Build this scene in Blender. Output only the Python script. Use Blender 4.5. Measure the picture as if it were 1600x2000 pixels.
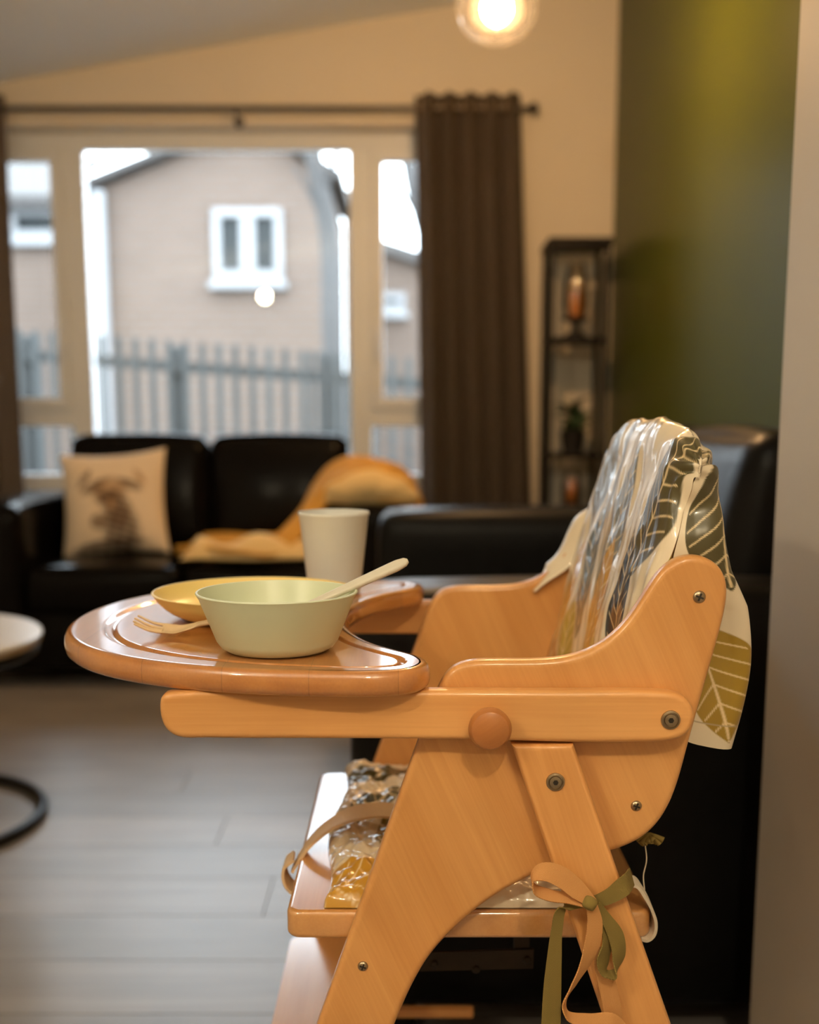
import bpy, bmesh, math, random
import numpy as np
from mathutils import Vector, Matrix

random.seed(7)
for o in list(bpy.data.objects):
    bpy.data.objects.remove(o, do_unlink=True)
scene = bpy.context.scene
COL = scene.collection

# ------------------------------------------------------------------ camera
FPX, CX, CY = 2333.0, 800.0, 1200.0         # 35 mm lens on a 24 mm wide frame, cropped at the bottom
HCAM = 0.95
PITCH = math.radians(9.44)
cam_d = bpy.data.cameras.new('camera')
cam = bpy.data.objects.new('camera', cam_d)
COL.objects.link(cam)
cam.location = (0, 0, HCAM)
cam.rotation_euler = (math.radians(90) - PITCH, 0, 0)
cam_d.sensor_fit = 'HORIZONTAL'
cam_d.sensor_width = 24.0
cam_d.lens = 35.0
cam_d.shift_y = 0.125
cam_d.clip_start = 0.05
cam_d.clip_end = 200
cam_d.dof.use_dof = True
cam_d.dof.focus_distance = 1.05
cam_d.dof.aperture_fstop = 2.8
scene.camera = cam

# ------------------------------------------------------------------ world, exposure
world = bpy.data.worlds.new('overcast_sky')
scene.world = world
world.use_nodes = True
wn = world.node_tree
bg = wn.nodes['Background']
bg.inputs[0].default_value = (0.80, 0.91, 1.0, 1)
bg.inputs[1].default_value = 11.0
vs = scene.view_settings
vs.view_transform = 'Standard'
vs.look = 'None'
vs.gamma = 1
vs.use_curve_mapping = False
vs.exposure = 0.0
LAMP_POWER = 1.0

CP, SP = math.cos(PITCH), math.sin(PITCH)


def P(u, v, y):
    """Point of the place seen at photo pixel (u, v) standing at distance y."""
    a = (u - CX) / FPX
    t = (CY - v) / FPX
    d = Vector((a, CP + t * SP, -SP + t * CP))
    s = y / d.y
    return Vector((d.x * s, y, HCAM + d.z * s))


# ------------------------------------------------------------------ materials
MATS = {}


def lin(c):
    return tuple(((x / 255.0) / 12.92 if x / 255.0 <= 0.04045 else ((x / 255.0 + 0.055) / 1.055) ** 2.4) for x in c)


def newmat(name):
    m = bpy.data.materials.new(name)
    m.use_nodes = True
    MATS[name] = m
    nt = m.node_tree
    return m, nt, nt.nodes['Principled BSDF']


def setin(b, **kw):
    for k, v in kw.items():
        k = k.replace('_', ' ')
        if k in b.inputs:
            b.inputs[k].default_value = v


def plain(name, col, rough=0.5, metal=0.0, noise=0.06, nscale=12, bump=0.0, bscale=80, coat=0.0, spec=0.5, **kw):
    m, nt, b = newmat(name)
    setin(b, Roughness=rough, Metallic=metal)
    b.inputs['Specular IOR Level'].default_value = spec
    b.inputs['Coat Weight'].default_value = coat
    for k, v in kw.items():
        b.inputs[k].default_value = v
    tc = nt.nodes.new('ShaderNodeTexCoord')
    nz = nt.nodes.new('ShaderNodeTexNoise')
    nz.inputs['Scale'].default_value = nscale
    nz.inputs['Detail'].default_value = 4
    nt.links.new(tc.outputs['Object'], nz.inputs['Vector'])
    mx = nt.nodes.new('ShaderNodeMix')
    mx.data_type = 'RGBA'
    mx.inputs[6].default_value = tuple(max(0, c * (1 - noise)) for c in col[:3]) + (1,)
    mx.inputs[7].default_value = tuple(min(1, c * (1 + noise)) for c in col[:3]) + (1,)
    nt.links.new(nz.outputs['Fac'], mx.inputs[0])
    nt.links.new(mx.outputs[2], b.inputs['Base Color'])
    if bump > 0:
        n2 = nt.nodes.new('ShaderNodeTexNoise')
        n2.inputs['Scale'].default_value = bscale
        n2.inputs['Detail'].default_value = 3
        nt.links.new(tc.outputs['Object'], n2.inputs['Vector'])
        bp = nt.nodes.new('ShaderNodeBump')
        bp.inputs['Strength'].default_value = bump
        bp.inputs['Distance'].default_value = 0.004
        nt.links.new(n2.outputs['Fac'], bp.inputs['Height'])
        nt.links.new(bp.outputs['Normal'], b.inputs['Normal'])
    return m


def wood(name, light, dark, ang=0.0, axis='XZ', rough=0.33, coat=0.25, scale=1.0, objrand=False, contrast=1.0, seed=0.0, coat_rough=0.12, coat_ior=1.5, stave=0.0):
    """Grain runs along local X after rotating by ang in the given plane."""
    m, nt, b = newmat(name)
    setin(b, Roughness=rough)
    b.inputs['Coat Weight'].default_value = coat
    b.inputs['Coat Roughness'].default_value = coat_rough
    b.inputs['Coat IOR'].default_value = coat_ior
    N, L = nt.nodes, nt.links
    tc = N.new('ShaderNodeTexCoord')
    mp = N.new('ShaderNodeMapping')
    mp.inputs['Location'].default_value = (seed, seed * 1.7, seed * .6)
    mp.inputs['Rotation'].default_value = (0, ang, 0) if axis == 'XZ' else (0, 0, ang)
    L.new(tc.outputs['Object'], mp.inputs['Vector'])
    vec = mp.outputs['Vector']
    if objrand:
        oi = N.new('ShaderNodeObjectInfo')
        ad = N.new('ShaderNodeVectorMath')
        ad.operation = 'ADD'
        mu = N.new('ShaderNodeVectorMath')
        mu.operation = 'SCALE'
        mu.inputs[0].default_value = (7.3, 3.1, 5.7)
        L.new(oi.outputs['Random'], mu.inputs['Scale'])
        L.new(vec, ad.inputs[0])
        L.new(mu.outputs[0], ad.inputs[1])
        vec = ad.outputs[0]
    sc = N.new('ShaderNodeMapping')
    sc.vector_type = 'POINT'
    sc.inputs['Scale'].default_value = (2.2 * scale, 26 * scale, 26 * scale)
    L.new(vec, sc.inputs['Vector'])
    n1 = N.new('ShaderNodeTexNoise')
    n1.inputs['Scale'].default_value = 1.0
    n1.inputs['Detail'].default_value = 5
    n1.inputs['Distortion'].default_value = 0.6
    L.new(sc.outputs['Vector'], n1.inputs['Vector'])
    s2 = N.new('ShaderNodeMapping')
    s2.inputs['Scale'].default_value = (9 * scale, 420 * scale, 420 * scale)
    L.new(vec, s2.inputs['Vector'])
    n2 = N.new('ShaderNodeTexNoise')
    n2.inputs['Scale'].default_value = 1.0
    n2.inputs['Detail'].default_value = 3
    L.new(s2.outputs['Vector'], n2.inputs['Vector'])
    n3 = N.new('ShaderNodeTexNoise')
    n3.inputs['Scale'].default_value = 5 * scale
    L.new(vec, n3.inputs['Vector'])
    mixf = N.new('ShaderNodeMath')
    mixf.operation = 'MULTIPLY_ADD'
    mixf.inputs[1].default_value = 0.28 * contrast
    L.new(n2.outputs['Fac'], mixf.inputs[0])
    mf = N.new('ShaderNodeMath')
    mf.operation = 'MULTIPLY_ADD'
    mf.inputs[1].default_value = 0.75 * contrast
    mf.inputs[2].default_value = 0.0
    L.new(n1.outputs['Fac'], mf.inputs[0])
    L.new(mf.outputs[0], mixf.inputs[2])
    rp = N.new('ShaderNodeValToRGB')
    rp.color_ramp.elements[0].position = 0.30
    rp.color_ramp.elements[0].color = tuple(light) + (1,)
    rp.color_ramp.elements[1].position = 0.78
    rp.color_ramp.elements[1].color = tuple(dark) + (1,)
    L.new(mixf.outputs[0], rp.inputs[0])
    hs = N.new('ShaderNodeHueSaturation')
    L.new(rp.outputs[0], hs.inputs['Color'])
    vm = N.new('ShaderNodeMapRange')
    vm.inputs['From Min'].default_value = 0.3
    vm.inputs['From Max'].default_value = 0.7
    vm.inputs['To Min'].default_value = 0.9
    vm.inputs['To Max'].default_value = 1.1
    L.new(n3.outputs['Fac'], vm.inputs[0])
    if objrand:
        r2 = N.new('ShaderNodeMapRange')
        r2.inputs['To Min'].default_value = 0.84
        r2.inputs['To Max'].default_value = 1.13
        L.new(oi.outputs['Random'], r2.inputs[0])
        mm = N.new('ShaderNodeMath')
        mm.operation = 'MULTIPLY'
        L.new(vm.outputs[0], mm.inputs[0])
        L.new(r2.outputs[0], mm.inputs[1])
        L.new(mm.outputs[0], hs.inputs['Value'])
    else:
        L.new(vm.outputs[0], hs.inputs['Value'])
    if stave:
        sx = N.new('ShaderNodeSeparateXYZ')
        L.new(tc.outputs['Object'], sx.inputs[0])
        dv = N.new('ShaderNodeMath')
        dv.operation = 'MULTIPLY_ADD'
        dv.inputs[1].default_value = 1 / stave
        dv.inputs[2].default_value = 0.13
        L.new(sx.outputs['X'], dv.inputs[0])
        fl = N.new('ShaderNodeMath')
        fl.operation = 'FLOOR'
        L.new(dv.outputs[0], fl.inputs[0])
        wnz = N.new('ShaderNodeTexWhiteNoise')
        wnz.noise_dimensions = '1D'
        L.new(fl.outputs[0], wnz.inputs['W'])
        sr = N.new('ShaderNodeMapRange')
        sr.inputs['To Min'].default_value = 0.86
        sr.inputs['To Max'].default_value = 1.12
        L.new(wnz.outputs['Value'], sr.inputs[0])
        fc = N.new('ShaderNodeMath')
        fc.operation = 'FRACT'
        L.new(dv.outputs[0], fc.inputs[0])
        ln = N.new('ShaderNodeMath')
        ln.operation = 'GREATER_THAN'
        ln.inputs[1].default_value = 0.012
        L.new(fc.outputs[0], ln.inputs[0])
        lr = N.new('ShaderNodeMapRange')
        lr.inputs['To Min'].default_value = 0.72
        L.new(ln.outputs[0], lr.inputs[0])
        m1 = N.new('ShaderNodeMath')
        m1.operation = 'MULTIPLY'
        L.new(sr.outputs[0], m1.inputs[0])
        L.new(lr.outputs[0], m1.inputs[1])
        h2 = N.new('ShaderNodeHueSaturation')
        L.new(hs.outputs[0], h2.inputs['Color'])
        L.new(m1.outputs[0], h2.inputs['Value'])
        hs = h2
    L.new(hs.outputs[0], b.inputs['Base Color'])
    bp = N.new('ShaderNodeBump')
    bp.inputs['Strength'].default_value = 0.10
    bp.inputs['Distance'].default_value = 0.001
    L.new(n2.outputs['Fac'], bp.inputs['Height'])
    L.new(bp.outputs['Normal'], b.inputs['Normal'])
    return m


def emis(name, col, strength):
    m, nt, b = newmat(name)
    setin(b, Roughness=0.4)
    b.inputs['Base Color'].default_value = tuple(col) + (1,)
    b.inputs['Emission Color'].default_value = tuple(col) + (1,)
    b.inputs['Emission Strength'].default_value = strength
    return m


def thin_glass(name, tint=(1, 1, 1), rough=0.0, ior=1.45, boost=1.0, frost=0.0):
    m = bpy.data.materials.new(name)
    m.use_nodes = True
    MATS[name] = m
    nt = m.node_tree
    nt.nodes.clear()
    out = nt.nodes.new('ShaderNodeOutputMaterial')
    tr = nt.nodes.new('ShaderNodeBsdfTransparent')
    tr.inputs[0].default_value = tuple(tint) + (1,)
    gl = nt.nodes.new('ShaderNodeBsdfGlossy')
    gl.inputs['Roughness'].default_value = rough
    fr = nt.nodes.new('ShaderNodeFresnel')
    fr.inputs[0].default_value = ior
    mu = nt.nodes.new('ShaderNodeMath')
    mu.operation = 'MULTIPLY'
    mu.use_clamp = True
    mu.inputs[1].default_value = boost
    nt.links.new(fr.outputs[0], mu.inputs[0])
    mx = nt.nodes.new('ShaderNodeMixShader')
    nt.links.new(mu.outputs[0], mx.inputs[0])
    nt.links.new(tr.outputs[0], mx.inputs[1])
    nt.links.new(gl.outputs[0], mx.inputs[2])
    last = mx
    if frost:
        tl = nt.nodes.new('ShaderNodeBsdfTranslucent')
        tl.inputs[0].default_value = (1, .95, .88, 1)
        m3 = nt.nodes.new('ShaderNodeMixShader')
        m3.inputs[0].default_value = frost
        nt.links.new(mx.outputs[0], m3.inputs[1])
        nt.links.new(tl.outputs[0], m3.inputs[2])
        last = m3
    nt.links.new(last.outputs[0], out.inputs[0])
    return m


def attr_mat(name, attr, rough=0.3, coat=0.0, bump=0.0, bscale=60, coat_rough=0.08, sheen=0.0):
    m, nt, b = newmat(name)
    setin(b, Roughness=rough)
    b.inputs['Coat Weight'].default_value = coat
    b.inputs['Coat Roughness'].default_value = coat_rough
    b.inputs['Sheen Weight'].default_value = sheen
    a = nt.nodes.new('ShaderNodeAttribute')
    a.attribute_name = attr
    nt.links.new(a.outputs['Color'], b.inputs['Base Color'])
    if bump:
        tc = nt.nodes.new('ShaderNodeTexCoord')
        n = nt.nodes.new('ShaderNodeTexNoise')
        n.inputs['Scale'].default_value = bscale
        n.inputs['Detail'].default_value = 3
        nt.links.new(tc.outputs['Object'], n.inputs['Vector'])
        bp = nt.nodes.new('ShaderNodeBump')
        bp.inputs['Strength'].default_value = bump
        bp.inputs['Distance'].default_value = 0.004
        nt.links.new(n.outputs['Fac'], bp.inputs['Height'])
        nt.links.new(bp.outputs['Normal'], b.inputs['Normal'])
    return m


WL, WD = (0.80, 0.405, 0.135), (0.60, 0.255, 0.068)
wood('pine_panel', WL, WD, ang=math.radians(-66), seed=0.2)
wood('pine_panel_far', WL, WD, ang=math.radians(-66), seed=1.2)
wood('pine_rail', (0.82, 0.42, 0.145), (0.63, 0.27, 0.075), ang=0, seed=0.5)
wood('pine_leg', (0.80, 0.40, 0.135), (0.61, 0.26, 0.07), ang=math.radians(-71), seed=0.9)
wood('pine_seat', (0.79, 0.405, 0.14), (0.61, 0.265, 0.072), ang=math.radians(90), axis='XY', rough=0.3, coat=1.0, seed=2.0, coat_rough=0.14, coat_ior=1.95)
wood('pine_tray', (0.62, 0.25, 0.06), (0.43, 0.145, 0.028), ang=math.radians(90), axis='XY', rough=0.3, coat=1.0, seed=3.0, coat_rough=0.07, coat_ior=1.8, stave=0.075)
wood('knob_wood', (0.56, 0.22, 0.06), (0.38, 0.125, 0.03), ang=0.6, rough=0.35, seed=4.0)
wood('laminate_plank', (0.285, 0.262, 0.25), (0.185, 0.165, 0.155), ang=0, axis='XY', rough=0.36, coat=0.0, scale=0.8, objrand=True)
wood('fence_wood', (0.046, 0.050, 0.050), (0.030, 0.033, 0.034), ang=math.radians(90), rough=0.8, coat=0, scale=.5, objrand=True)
plain('joint_dark', (0.05, 0.04, 0.03), 0.8)
plain('wall_cream', (0.74, 0.66, 0.54), 0.85, noise=0.03, nscale=3, bump=0.05, bscale=200)
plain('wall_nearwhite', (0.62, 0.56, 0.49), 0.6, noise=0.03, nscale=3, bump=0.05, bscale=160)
plain('wall_green', (0.058, 0.068, 0.006), 0.33, spec=0.06, noise=0.05, nscale=2)
plain('ceiling_white', (0.83, 0.87, 0.91), 0.9, noise=0.02, nscale=2)
plain('upvc', (0.80, 0.83, 0.87), 0.35, noise=0.02)
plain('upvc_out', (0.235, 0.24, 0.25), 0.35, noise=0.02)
plain('leather_black', (0.0045, 0.0038, 0.0034), 0.20, spec=0.07, noise=0.25, nscale=20, bump=0.06, bscale=140)
plain('leather_grey', (0.006, 0.0056, 0.0053), 0.36, spec=0.14, noise=0.25, nscale=20, bump=0.12, bscale=140)
plain('curtain_cloth', (0.095, 0.072, 0.052), 0.85, noise=0.12, nscale=60, bump=0.2, bscale=500)
plain('black_metal', (0.008, 0.007, 0.006), 0.4, spec=0.15, noise=0.1)
plain('rod_metal', (0.12, 0.10, 0.085), 0.35, metal=0.8, noise=0.1)
plain('eyelet_metal', (0.75, 0.55, 0.34), 0.25, metal=1.0, noise=0.05)
plain('screw_metal', (0.42, 0.33, 0.22), 0.32, metal=1.0, noise=0.15, nscale=300)
plain('slot_dark', (0.03, 0.022, 0.014), 0.6, metal=0.4)
plain('bracket_metal', (0.035, 0.024, 0.016), 0.42, metal=0.7, noise=0.3, nscale=60)
plain('bowl_green', (0.64, 0.69, 0.49), 0.34, noise=0.025, nscale=30)
plain('bowl_yellow', (0.88, 0.68, 0.25), 0.32, noise=0.02, nscale=30)
plain('cup_grey', (0.70, 0.71, 0.68), 0.45, noise=0.02, nscale=30)
plain('spoon_cream', (0.66, 0.61, 0.50), 0.33, noise=0.02, nscale=30)
plain('fork_beige', (0.70, 0.50, 0.28), 0.36, noise=0.03, nscale=30)
plain('strap_cream', (0.78, 0.56, 0.33), 0.55, noise=0.08, nscale=60, bump=0.1, bscale=400)
plain('strap_white', (0.80, 0.70, 0.55), 0.6, noise=0.08, nscale=60, bump=0.2, bscale=300)
plain('table_white', (0.72, 0.70, 0.67), 0.3, noise=0.02)
wood('table_edge', (0.50, 0.36, 0.22), (0.36, 0.24, 0.13), ang=0, axis='XY', seed=7)
plain('throw_mustard', (0.62, 0.33, 0.06), 0.9, noise=0.18, nscale=50, bump=0.5, bscale=180)
plain('throw_pale', (0.84, 0.62, 0.30), 0.9, noise=0.1, nscale=50, bump=0.5, bscale=180)
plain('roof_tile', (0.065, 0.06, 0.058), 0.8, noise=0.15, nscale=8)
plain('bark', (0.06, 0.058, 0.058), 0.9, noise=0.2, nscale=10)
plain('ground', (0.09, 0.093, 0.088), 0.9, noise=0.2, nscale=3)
plain('plant_leaf', (0.03, 0.07, 0.02), 0.5, noise=0.3, nscale=20)
plain('pot_black', (0.018, 0.015, 0.013), 0.5, noise=0.1)
plain('candle_amber', (0.55, 0.22, 0.05), 0.35, noise=0.1)
plain('shelf_pane_dark', (0.012, 0.009, 0.007), 0.45, spec=0.15, noise=0.1)
plain('house_pane', (0.035, 0.04, 0.042), 0.6, spec=0.1, noise=0.1, nscale=3)
thin_glass('window_glass', (0.97, 0.98, 0.98))
thin_glass('lamp_glass', (1.0, 0.93, 0.82), rough=0.05, ior=1.5, boost=1.6, frost=0.005)
thin_glass('jar_glass', (0.95, 0.9, 0.82), rough=0.02, boost=1.3)
emis('bulb_glow', (1.0, 0.645, 0.34), 820 * LAMP_POWER)
emis('bulb_glow_kitchen', (1.0, 0.95, 0.80), 620 * LAMP_POWER)
attr_mat('print_pvc', 'print', rough=0.30, coat=0.75, bump=0.10, bscale=70, coat_rough=0.10)
attr_mat('print_cushion', 'print', rough=0.85, bump=0.1, bscale=200)


def brick_mat():
    m, nt, b = newmat('brick_wall')
    setin(b, Roughness=0.85)
    tc = nt.nodes.new('ShaderNodeTexCoord')
    mp = nt.nodes.new('ShaderNodeMapping')
    mp.inputs['Rotation'].default_value = (math.radians(-90), 0, 0)
    br = nt.nodes.new('ShaderNodeTexBrick')
    br.inputs['Color1'].default_value = (0.130, 0.087, 0.065, 1)
    br.inputs['Color2'].default_value = (0.116, 0.077, 0.056, 1)
    br.inputs['Mortar'].default_value = (0.13, 0.112, 0.10, 1)
    br.inputs['Scale'].default_value = 1.0
    br.inputs['Brick Width'].default_value = 0.225
    br.inputs['Row Height'].default_value = 0.075
    br.inputs['Mortar Size'].default_value = 0.010
    nt.links.new(tc.outputs['Object'], mp.inputs['Vector'])
    nt.links.new(mp.outputs['Vector'], br.inputs['Vector'])
    nt.links.new(br.outputs['Color'], b.inputs['Base Color'])
    bp = nt.nodes.new('ShaderNodeBump')
    bp.inputs['Strength'].default_value = 0.4
    bp.inputs['Distance'].default_value = 0.01
    bp.invert = True
    nt.links.new(br.outputs['Fac'], bp.inputs['Height'])
    nt.links.new(bp.outputs['Normal'], b.inputs['Normal'])


brick_mat()


def tape_mat(name, col, col2):
    m, nt, b = newmat(name)
    setin(b, Roughness=0.9)
    uv = nt.nodes.new('ShaderNodeUVMap')
    sep = nt.nodes.new('ShaderNodeSeparateXYZ')
    nt.links.new(uv.outputs[0], sep.inputs[0])
    # herringbone twill: zigzag across the width
    pp = nt.nodes.new('ShaderNodeMath')
    pp.operation = 'PINGPONG'
    pp.inputs[1].default_value = 0.25
    nt.links.new(sep.outputs['X'], pp.inputs[0])
    ma = nt.nodes.new('ShaderNodeMath')
    ma.operation = 'MULTIPLY_ADD'
    ma.inputs[1].default_value = 26.0
    nt.links.new(pp.outputs[0], ma.inputs[0])
    mv = nt.nodes.new('ShaderNodeMath')
    mv.operation = 'MULTIPLY'
    mv.inputs[1].default_value = 420.0
    nt.links.new(sep.outputs['Y'], mv.inputs[0])
    nt.links.new(mv.outputs[0], ma.inputs[2])
    sn = nt.nodes.new('ShaderNodeMath')
    sn.operation = 'SINE'
    m2 = nt.nodes.new('ShaderNodeMath')
    m2.operation = 'MULTIPLY'
    m2.inputs[1].default_value = 6.28
    nt.links.new(ma.outputs[0], m2.inputs[0])
    nt.links.new(m2.outputs[0], sn.inputs[0])
    mr = nt.nodes.new('ShaderNodeMapRange')
    mr.inputs['From Min'].default_value = -1
    nt.links.new(sn.outputs[0], mr.inputs[0])
    mx = nt.nodes.new('ShaderNodeMix')
    mx.data_type = 'RGBA'
    mx.inputs[6].default_value = tuple(col) + (1,)
    mx.inputs[7].default_value = tuple(col2) + (1,)
    nt.links.new(mr.outputs[0], mx.inputs[0])
    nt.links.new(mx.outputs[2], b.inputs['Base Color'])
    bp = nt.nodes.new('ShaderNodeBump')
    bp.inputs['Strength'].default_value = 0.5
    bp.inputs['Distance'].default_value = 0.0006
    nt.links.new(mr.outputs[0], bp.inputs['Height'])
    nt.links.new(bp.outputs['Normal'], b.inputs['Normal'])


tape_mat('tape_olive', (0.30, 0.21, 0.05), (0.20, 0.14, 0.03))
tape_mat('tape_orange', (0.74, 0.37, 0.13), (0.60, 0.27, 0.085))


# ------------------------------------------------------------------ mesh helpers
def link(o, parent=None):
    COL.objects.link(o)
    if parent is not None:
        o.parent = parent
        o.matrix_parent_inverse = wmat(parent).inverted()
    return o


def wmat(o):
    m = Matrix.LocRotScale(o.location, o.rotation_euler, o.scale)
    if o.parent:
        m = wmat(o.parent) @ o.matrix_parent_inverse @ m
    return m


def tag(o, label, cat, group=None, kind=None):
    if label:
        o['label'] = label
    if cat:
        o['category'] = cat
    if group:
        o['group'] = group
    if kind:
        o['kind'] = kind
    return o


def thing(name, label, cat, loc=(0, 0, 0), group=None):
    o = bpy.data.objects.new(name, None)
    o.empty_display_size = 0.05
    o.location = loc
    COL.objects.link(o)
    return tag(o, label, cat, group)


def obj(name, bm, mat, parent=None, smooth=35):
    me = bpy.data.meshes.new(name)
    bmesh.ops.recalc_face_normals(bm, faces=bm.faces[:])
    if smooth:
        for f in bm.faces:
            f.smooth = len(f.verts) < 20
        c = math.cos(math.radians(smooth))
        for e in bm.edges:
            if len(e.link_faces) == 2 and e.link_faces[0].normal.dot(e.link_faces[1].normal) < c:
                e.smooth = False
    bm.to_mesh(me)
    bm.free()
    me.materials.append(MATS[mat])
    o = bpy.data.objects.new(name, me)
    return link(o, parent)


def struct(o):
    o['kind'] = 'structure'
    return o


def bm_box(x0, x1, y0, y1, z0, z1, bevel=0.0, seg=2, bm=None):
    b = bmesh.new()
    r = bmesh.ops.create_cube(b, size=1)
    for v in r['verts']:
        v.co = Vector(((x0 + x1) / 2 + v.co.x * (x1 - x0), (y0 + y1) / 2 + v.co.y * (y1 - y0), (z0 + z1) / 2 + v.co.z * (z1 - z0)))
    if bevel > 0:
        bmesh.ops.bevel(b, geom=b.edges[:], offset=bevel, segments=seg, affect='EDGES', profile=0.5)
    if bm is None:
        return b
    me = bpy.data.meshes.new('t')
    b.to_mesh(me)
    b.free()
    bm.from_mesh(me)
    bpy.data.meshes.remove(me)
    return bm


def box(name, x0, x1, y0, y1, z0, z1, mat, parent=None, bevel=0.0, seg=2):
    return obj(name, bm_box(x0, x1, y0, y1, z0, z1, bevel, seg), mat, parent)


def catmull(pts, n=8, closed=False):
    pts = [Vector(p) for p in pts]
    out = []
    N = len(pts)
    rng = range(N if closed else N - 1)
    for i in rng:
        p1, p2 = pts[i], pts[(i + 1) % N]
        p0 = pts[(i - 1) % N] if closed or i > 0 else p1 * 2 - p2
        p3 = pts[(i + 2) % N] if closed or i < N - 2 else p2 * 2 - p1
        for k in range(n):
            t = k / n
            # centripetal-like tension keeps uneven spacing calm
            d1, d2, d0 = max((p2 - p1).length, 1e-6), max((p3 - p2).length, 1e-6), max((p1 - p0).length, 1e-6)
            m1 = ((p1 - p0) / d0 * d1 + (p2 - p1)) * 0.5
            m2 = ((p2 - p1) + (p3 - p2) / d2 * d1) * 0.5
            h00, h10 = 2 * t**3 - 3 * t**2 + 1, t**3 - 2 * t**2 + t
            h01, h11 = -2 * t**3 + 3 * t**2, t**3 - t**2
            out.append(p1 * h00 + m1 * h10 + p2 * h01 + m2 * h11)
    if not closed:
        out.append(pts[-1].copy())
    return out


def dedupe(pts, eps=1e-5):
    out = []
    for p in pts:
        if not out or (p - out[-1]).length > eps:
            out.append(p)
    if (out[0] - out[-1]).length < eps:
        out.pop()
    return out


def bm_board(outline, y0, y1, bevel=0.004, seg=3):
    """outline: Vectors (x, z) closed; a board of that outline between y0 and y1 with rounded edges."""
    bm = bmesh.new()
    vs_ = [bm.verts.new((p[0], y0, p[1])) for p in outline]
    f = bm.faces.new(vs_)
    r = bmesh.ops.extrude_face_region(bm, geom=[f])
    nv = [g for g in r['geom'] if isinstance(g, bmesh.types.BMVert)]
    for v in nv:
        v.co.y = y1
    if bevel > 0:
        es = [e for e in bm.edges if abs(e.verts[0].co.y - e.verts[1].co.y) < 1e-7]
        bmesh.ops.bevel(bm, geom=es, offset=bevel, segments=seg, affect='EDGES', profile=0.5, clamp_overlap=True)
    return bm


def resample(pts, step):
    """Even spacing along a closed outline of 2-D Vectors."""
    n = len(pts)
    seg = [(pts[(i + 1) % n] - pts[i]).length for i in range(n)]
    tot = sum(seg)
    m = max(8, int(tot / step))
    out, i, acc = [], 0, 0.0
    for k in range(m):
        t = tot * k / m
        while acc + seg[i] < t:
            acc += seg[i]
            i += 1
        out.append(pts[i].lerp(pts[(i + 1) % n], (t - acc) / seg[i]))
    return out


def bm_round_board(outline, y0, y1, r=.0055, seg=4, step=None, relax=0):
    """Board of a closed (x, z) outline whose two faces are rounded over by radius r."""
    pts = [Vector((p[0], p[1])) for p in outline]
    if step:
        pts = resample(pts, step)
        for _ in range(relax):
            pts = [pts[i] * .5 + (pts[i - 1] + pts[(i + 1) % len(pts)]) * .25 for i in range(len(pts))]
    n = len(pts)
    area = sum(pts[i].x * pts[(i + 1) % n].y - pts[(i + 1) % n].x * pts[i].y for i in range(n))
    sgn = 1 if area > 0 else -1
    inn = []
    for i in range(n):
        a = (pts[i] - pts[i - 1]).normalized()
        b = (pts[(i + 1) % n] - pts[i]).normalized()
        na, nb = Vector((-a.y, a.x)) * sgn, Vector((-b.y, b.x)) * sgn
        m = (na + nb)
        m = m.normalized() / max(.35, m.normalized().dot(na))
        inn.append(m)
    prof = [(r + .0012, y0)]
    for k in range(seg + 1):
        t = k / seg * math.pi / 2
        prof.append((r * (1 - math.sin(t)), y0 + r * (1 - math.cos(t))))
    for k in range(seg + 1):
        t = (1 - k / seg) * math.pi / 2
        prof.append((r * (1 - math.sin(t)), y1 - r * (1 - math.cos(t))))
    prof.append((r + .0012, y1))
    bm = bmesh.new()
    rings = [[bm.verts.new((pts[i].x + inn[i].x * d, y, pts[i].y + inn[i].y * d)) for i in range(n)] for d, y in prof]
    for a, b in zip(rings, rings[1:]):
        for i in range(n):
            j = (i + 1) % n
            bm.faces.new((a[i], a[j], b[j], b[i]))
    for rg in (rings[0], rings[-1]):
        f = bm.faces.new(rg)
        f.smooth = False
    return bm


def mirror_y(bm, yc):
    for v in bm.verts:
        v.co.y = 2 * yc - v.co.y
    return bm


def bm_lathe(profile, seg=48, closed=False):
    """profile of (r, z); revolved about Z."""
    bm = bmesh.new()
    rings = []
    for r, z in profile:
        if r < 1e-6:
            rings.append([bm.verts.new((0, 0, z))])
        else:
            rings.append([bm.verts.new((r * math.cos(2 * math.pi * k / seg), r * math.sin(2 * math.pi * k / seg), z)) for k in range(seg)])
    pairs = list(zip(rings, rings[1:]))
    if closed:
        pairs.append((rings[-1], rings[0]))
    for a, b in pairs:
        for k in range(seg):
            k2 = (k + 1) % seg
            if len(a) == 1 and len(b) == 1:
                continue
            if len(a) == 1:
                bm.faces.new((a[0], b[k], b[k2]))
            elif len(b) == 1:
                bm.faces.new((a[k], a[k2], b[0]))
            else:
                bm.faces.new((a[k], a[k2], b[k2], b[k]))
    return bm


def xf(bm, m):
    bmesh.ops.transform(bm, matrix=m, verts=bm.verts[:])
    return bm


def at(x, y, z):
    return Matrix.Translation((x, y, z))


FACE = Matrix.Rotation(math.radians(90), 4, 'X')      # lathe axis +Z -> -Y (towards the viewer)


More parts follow.
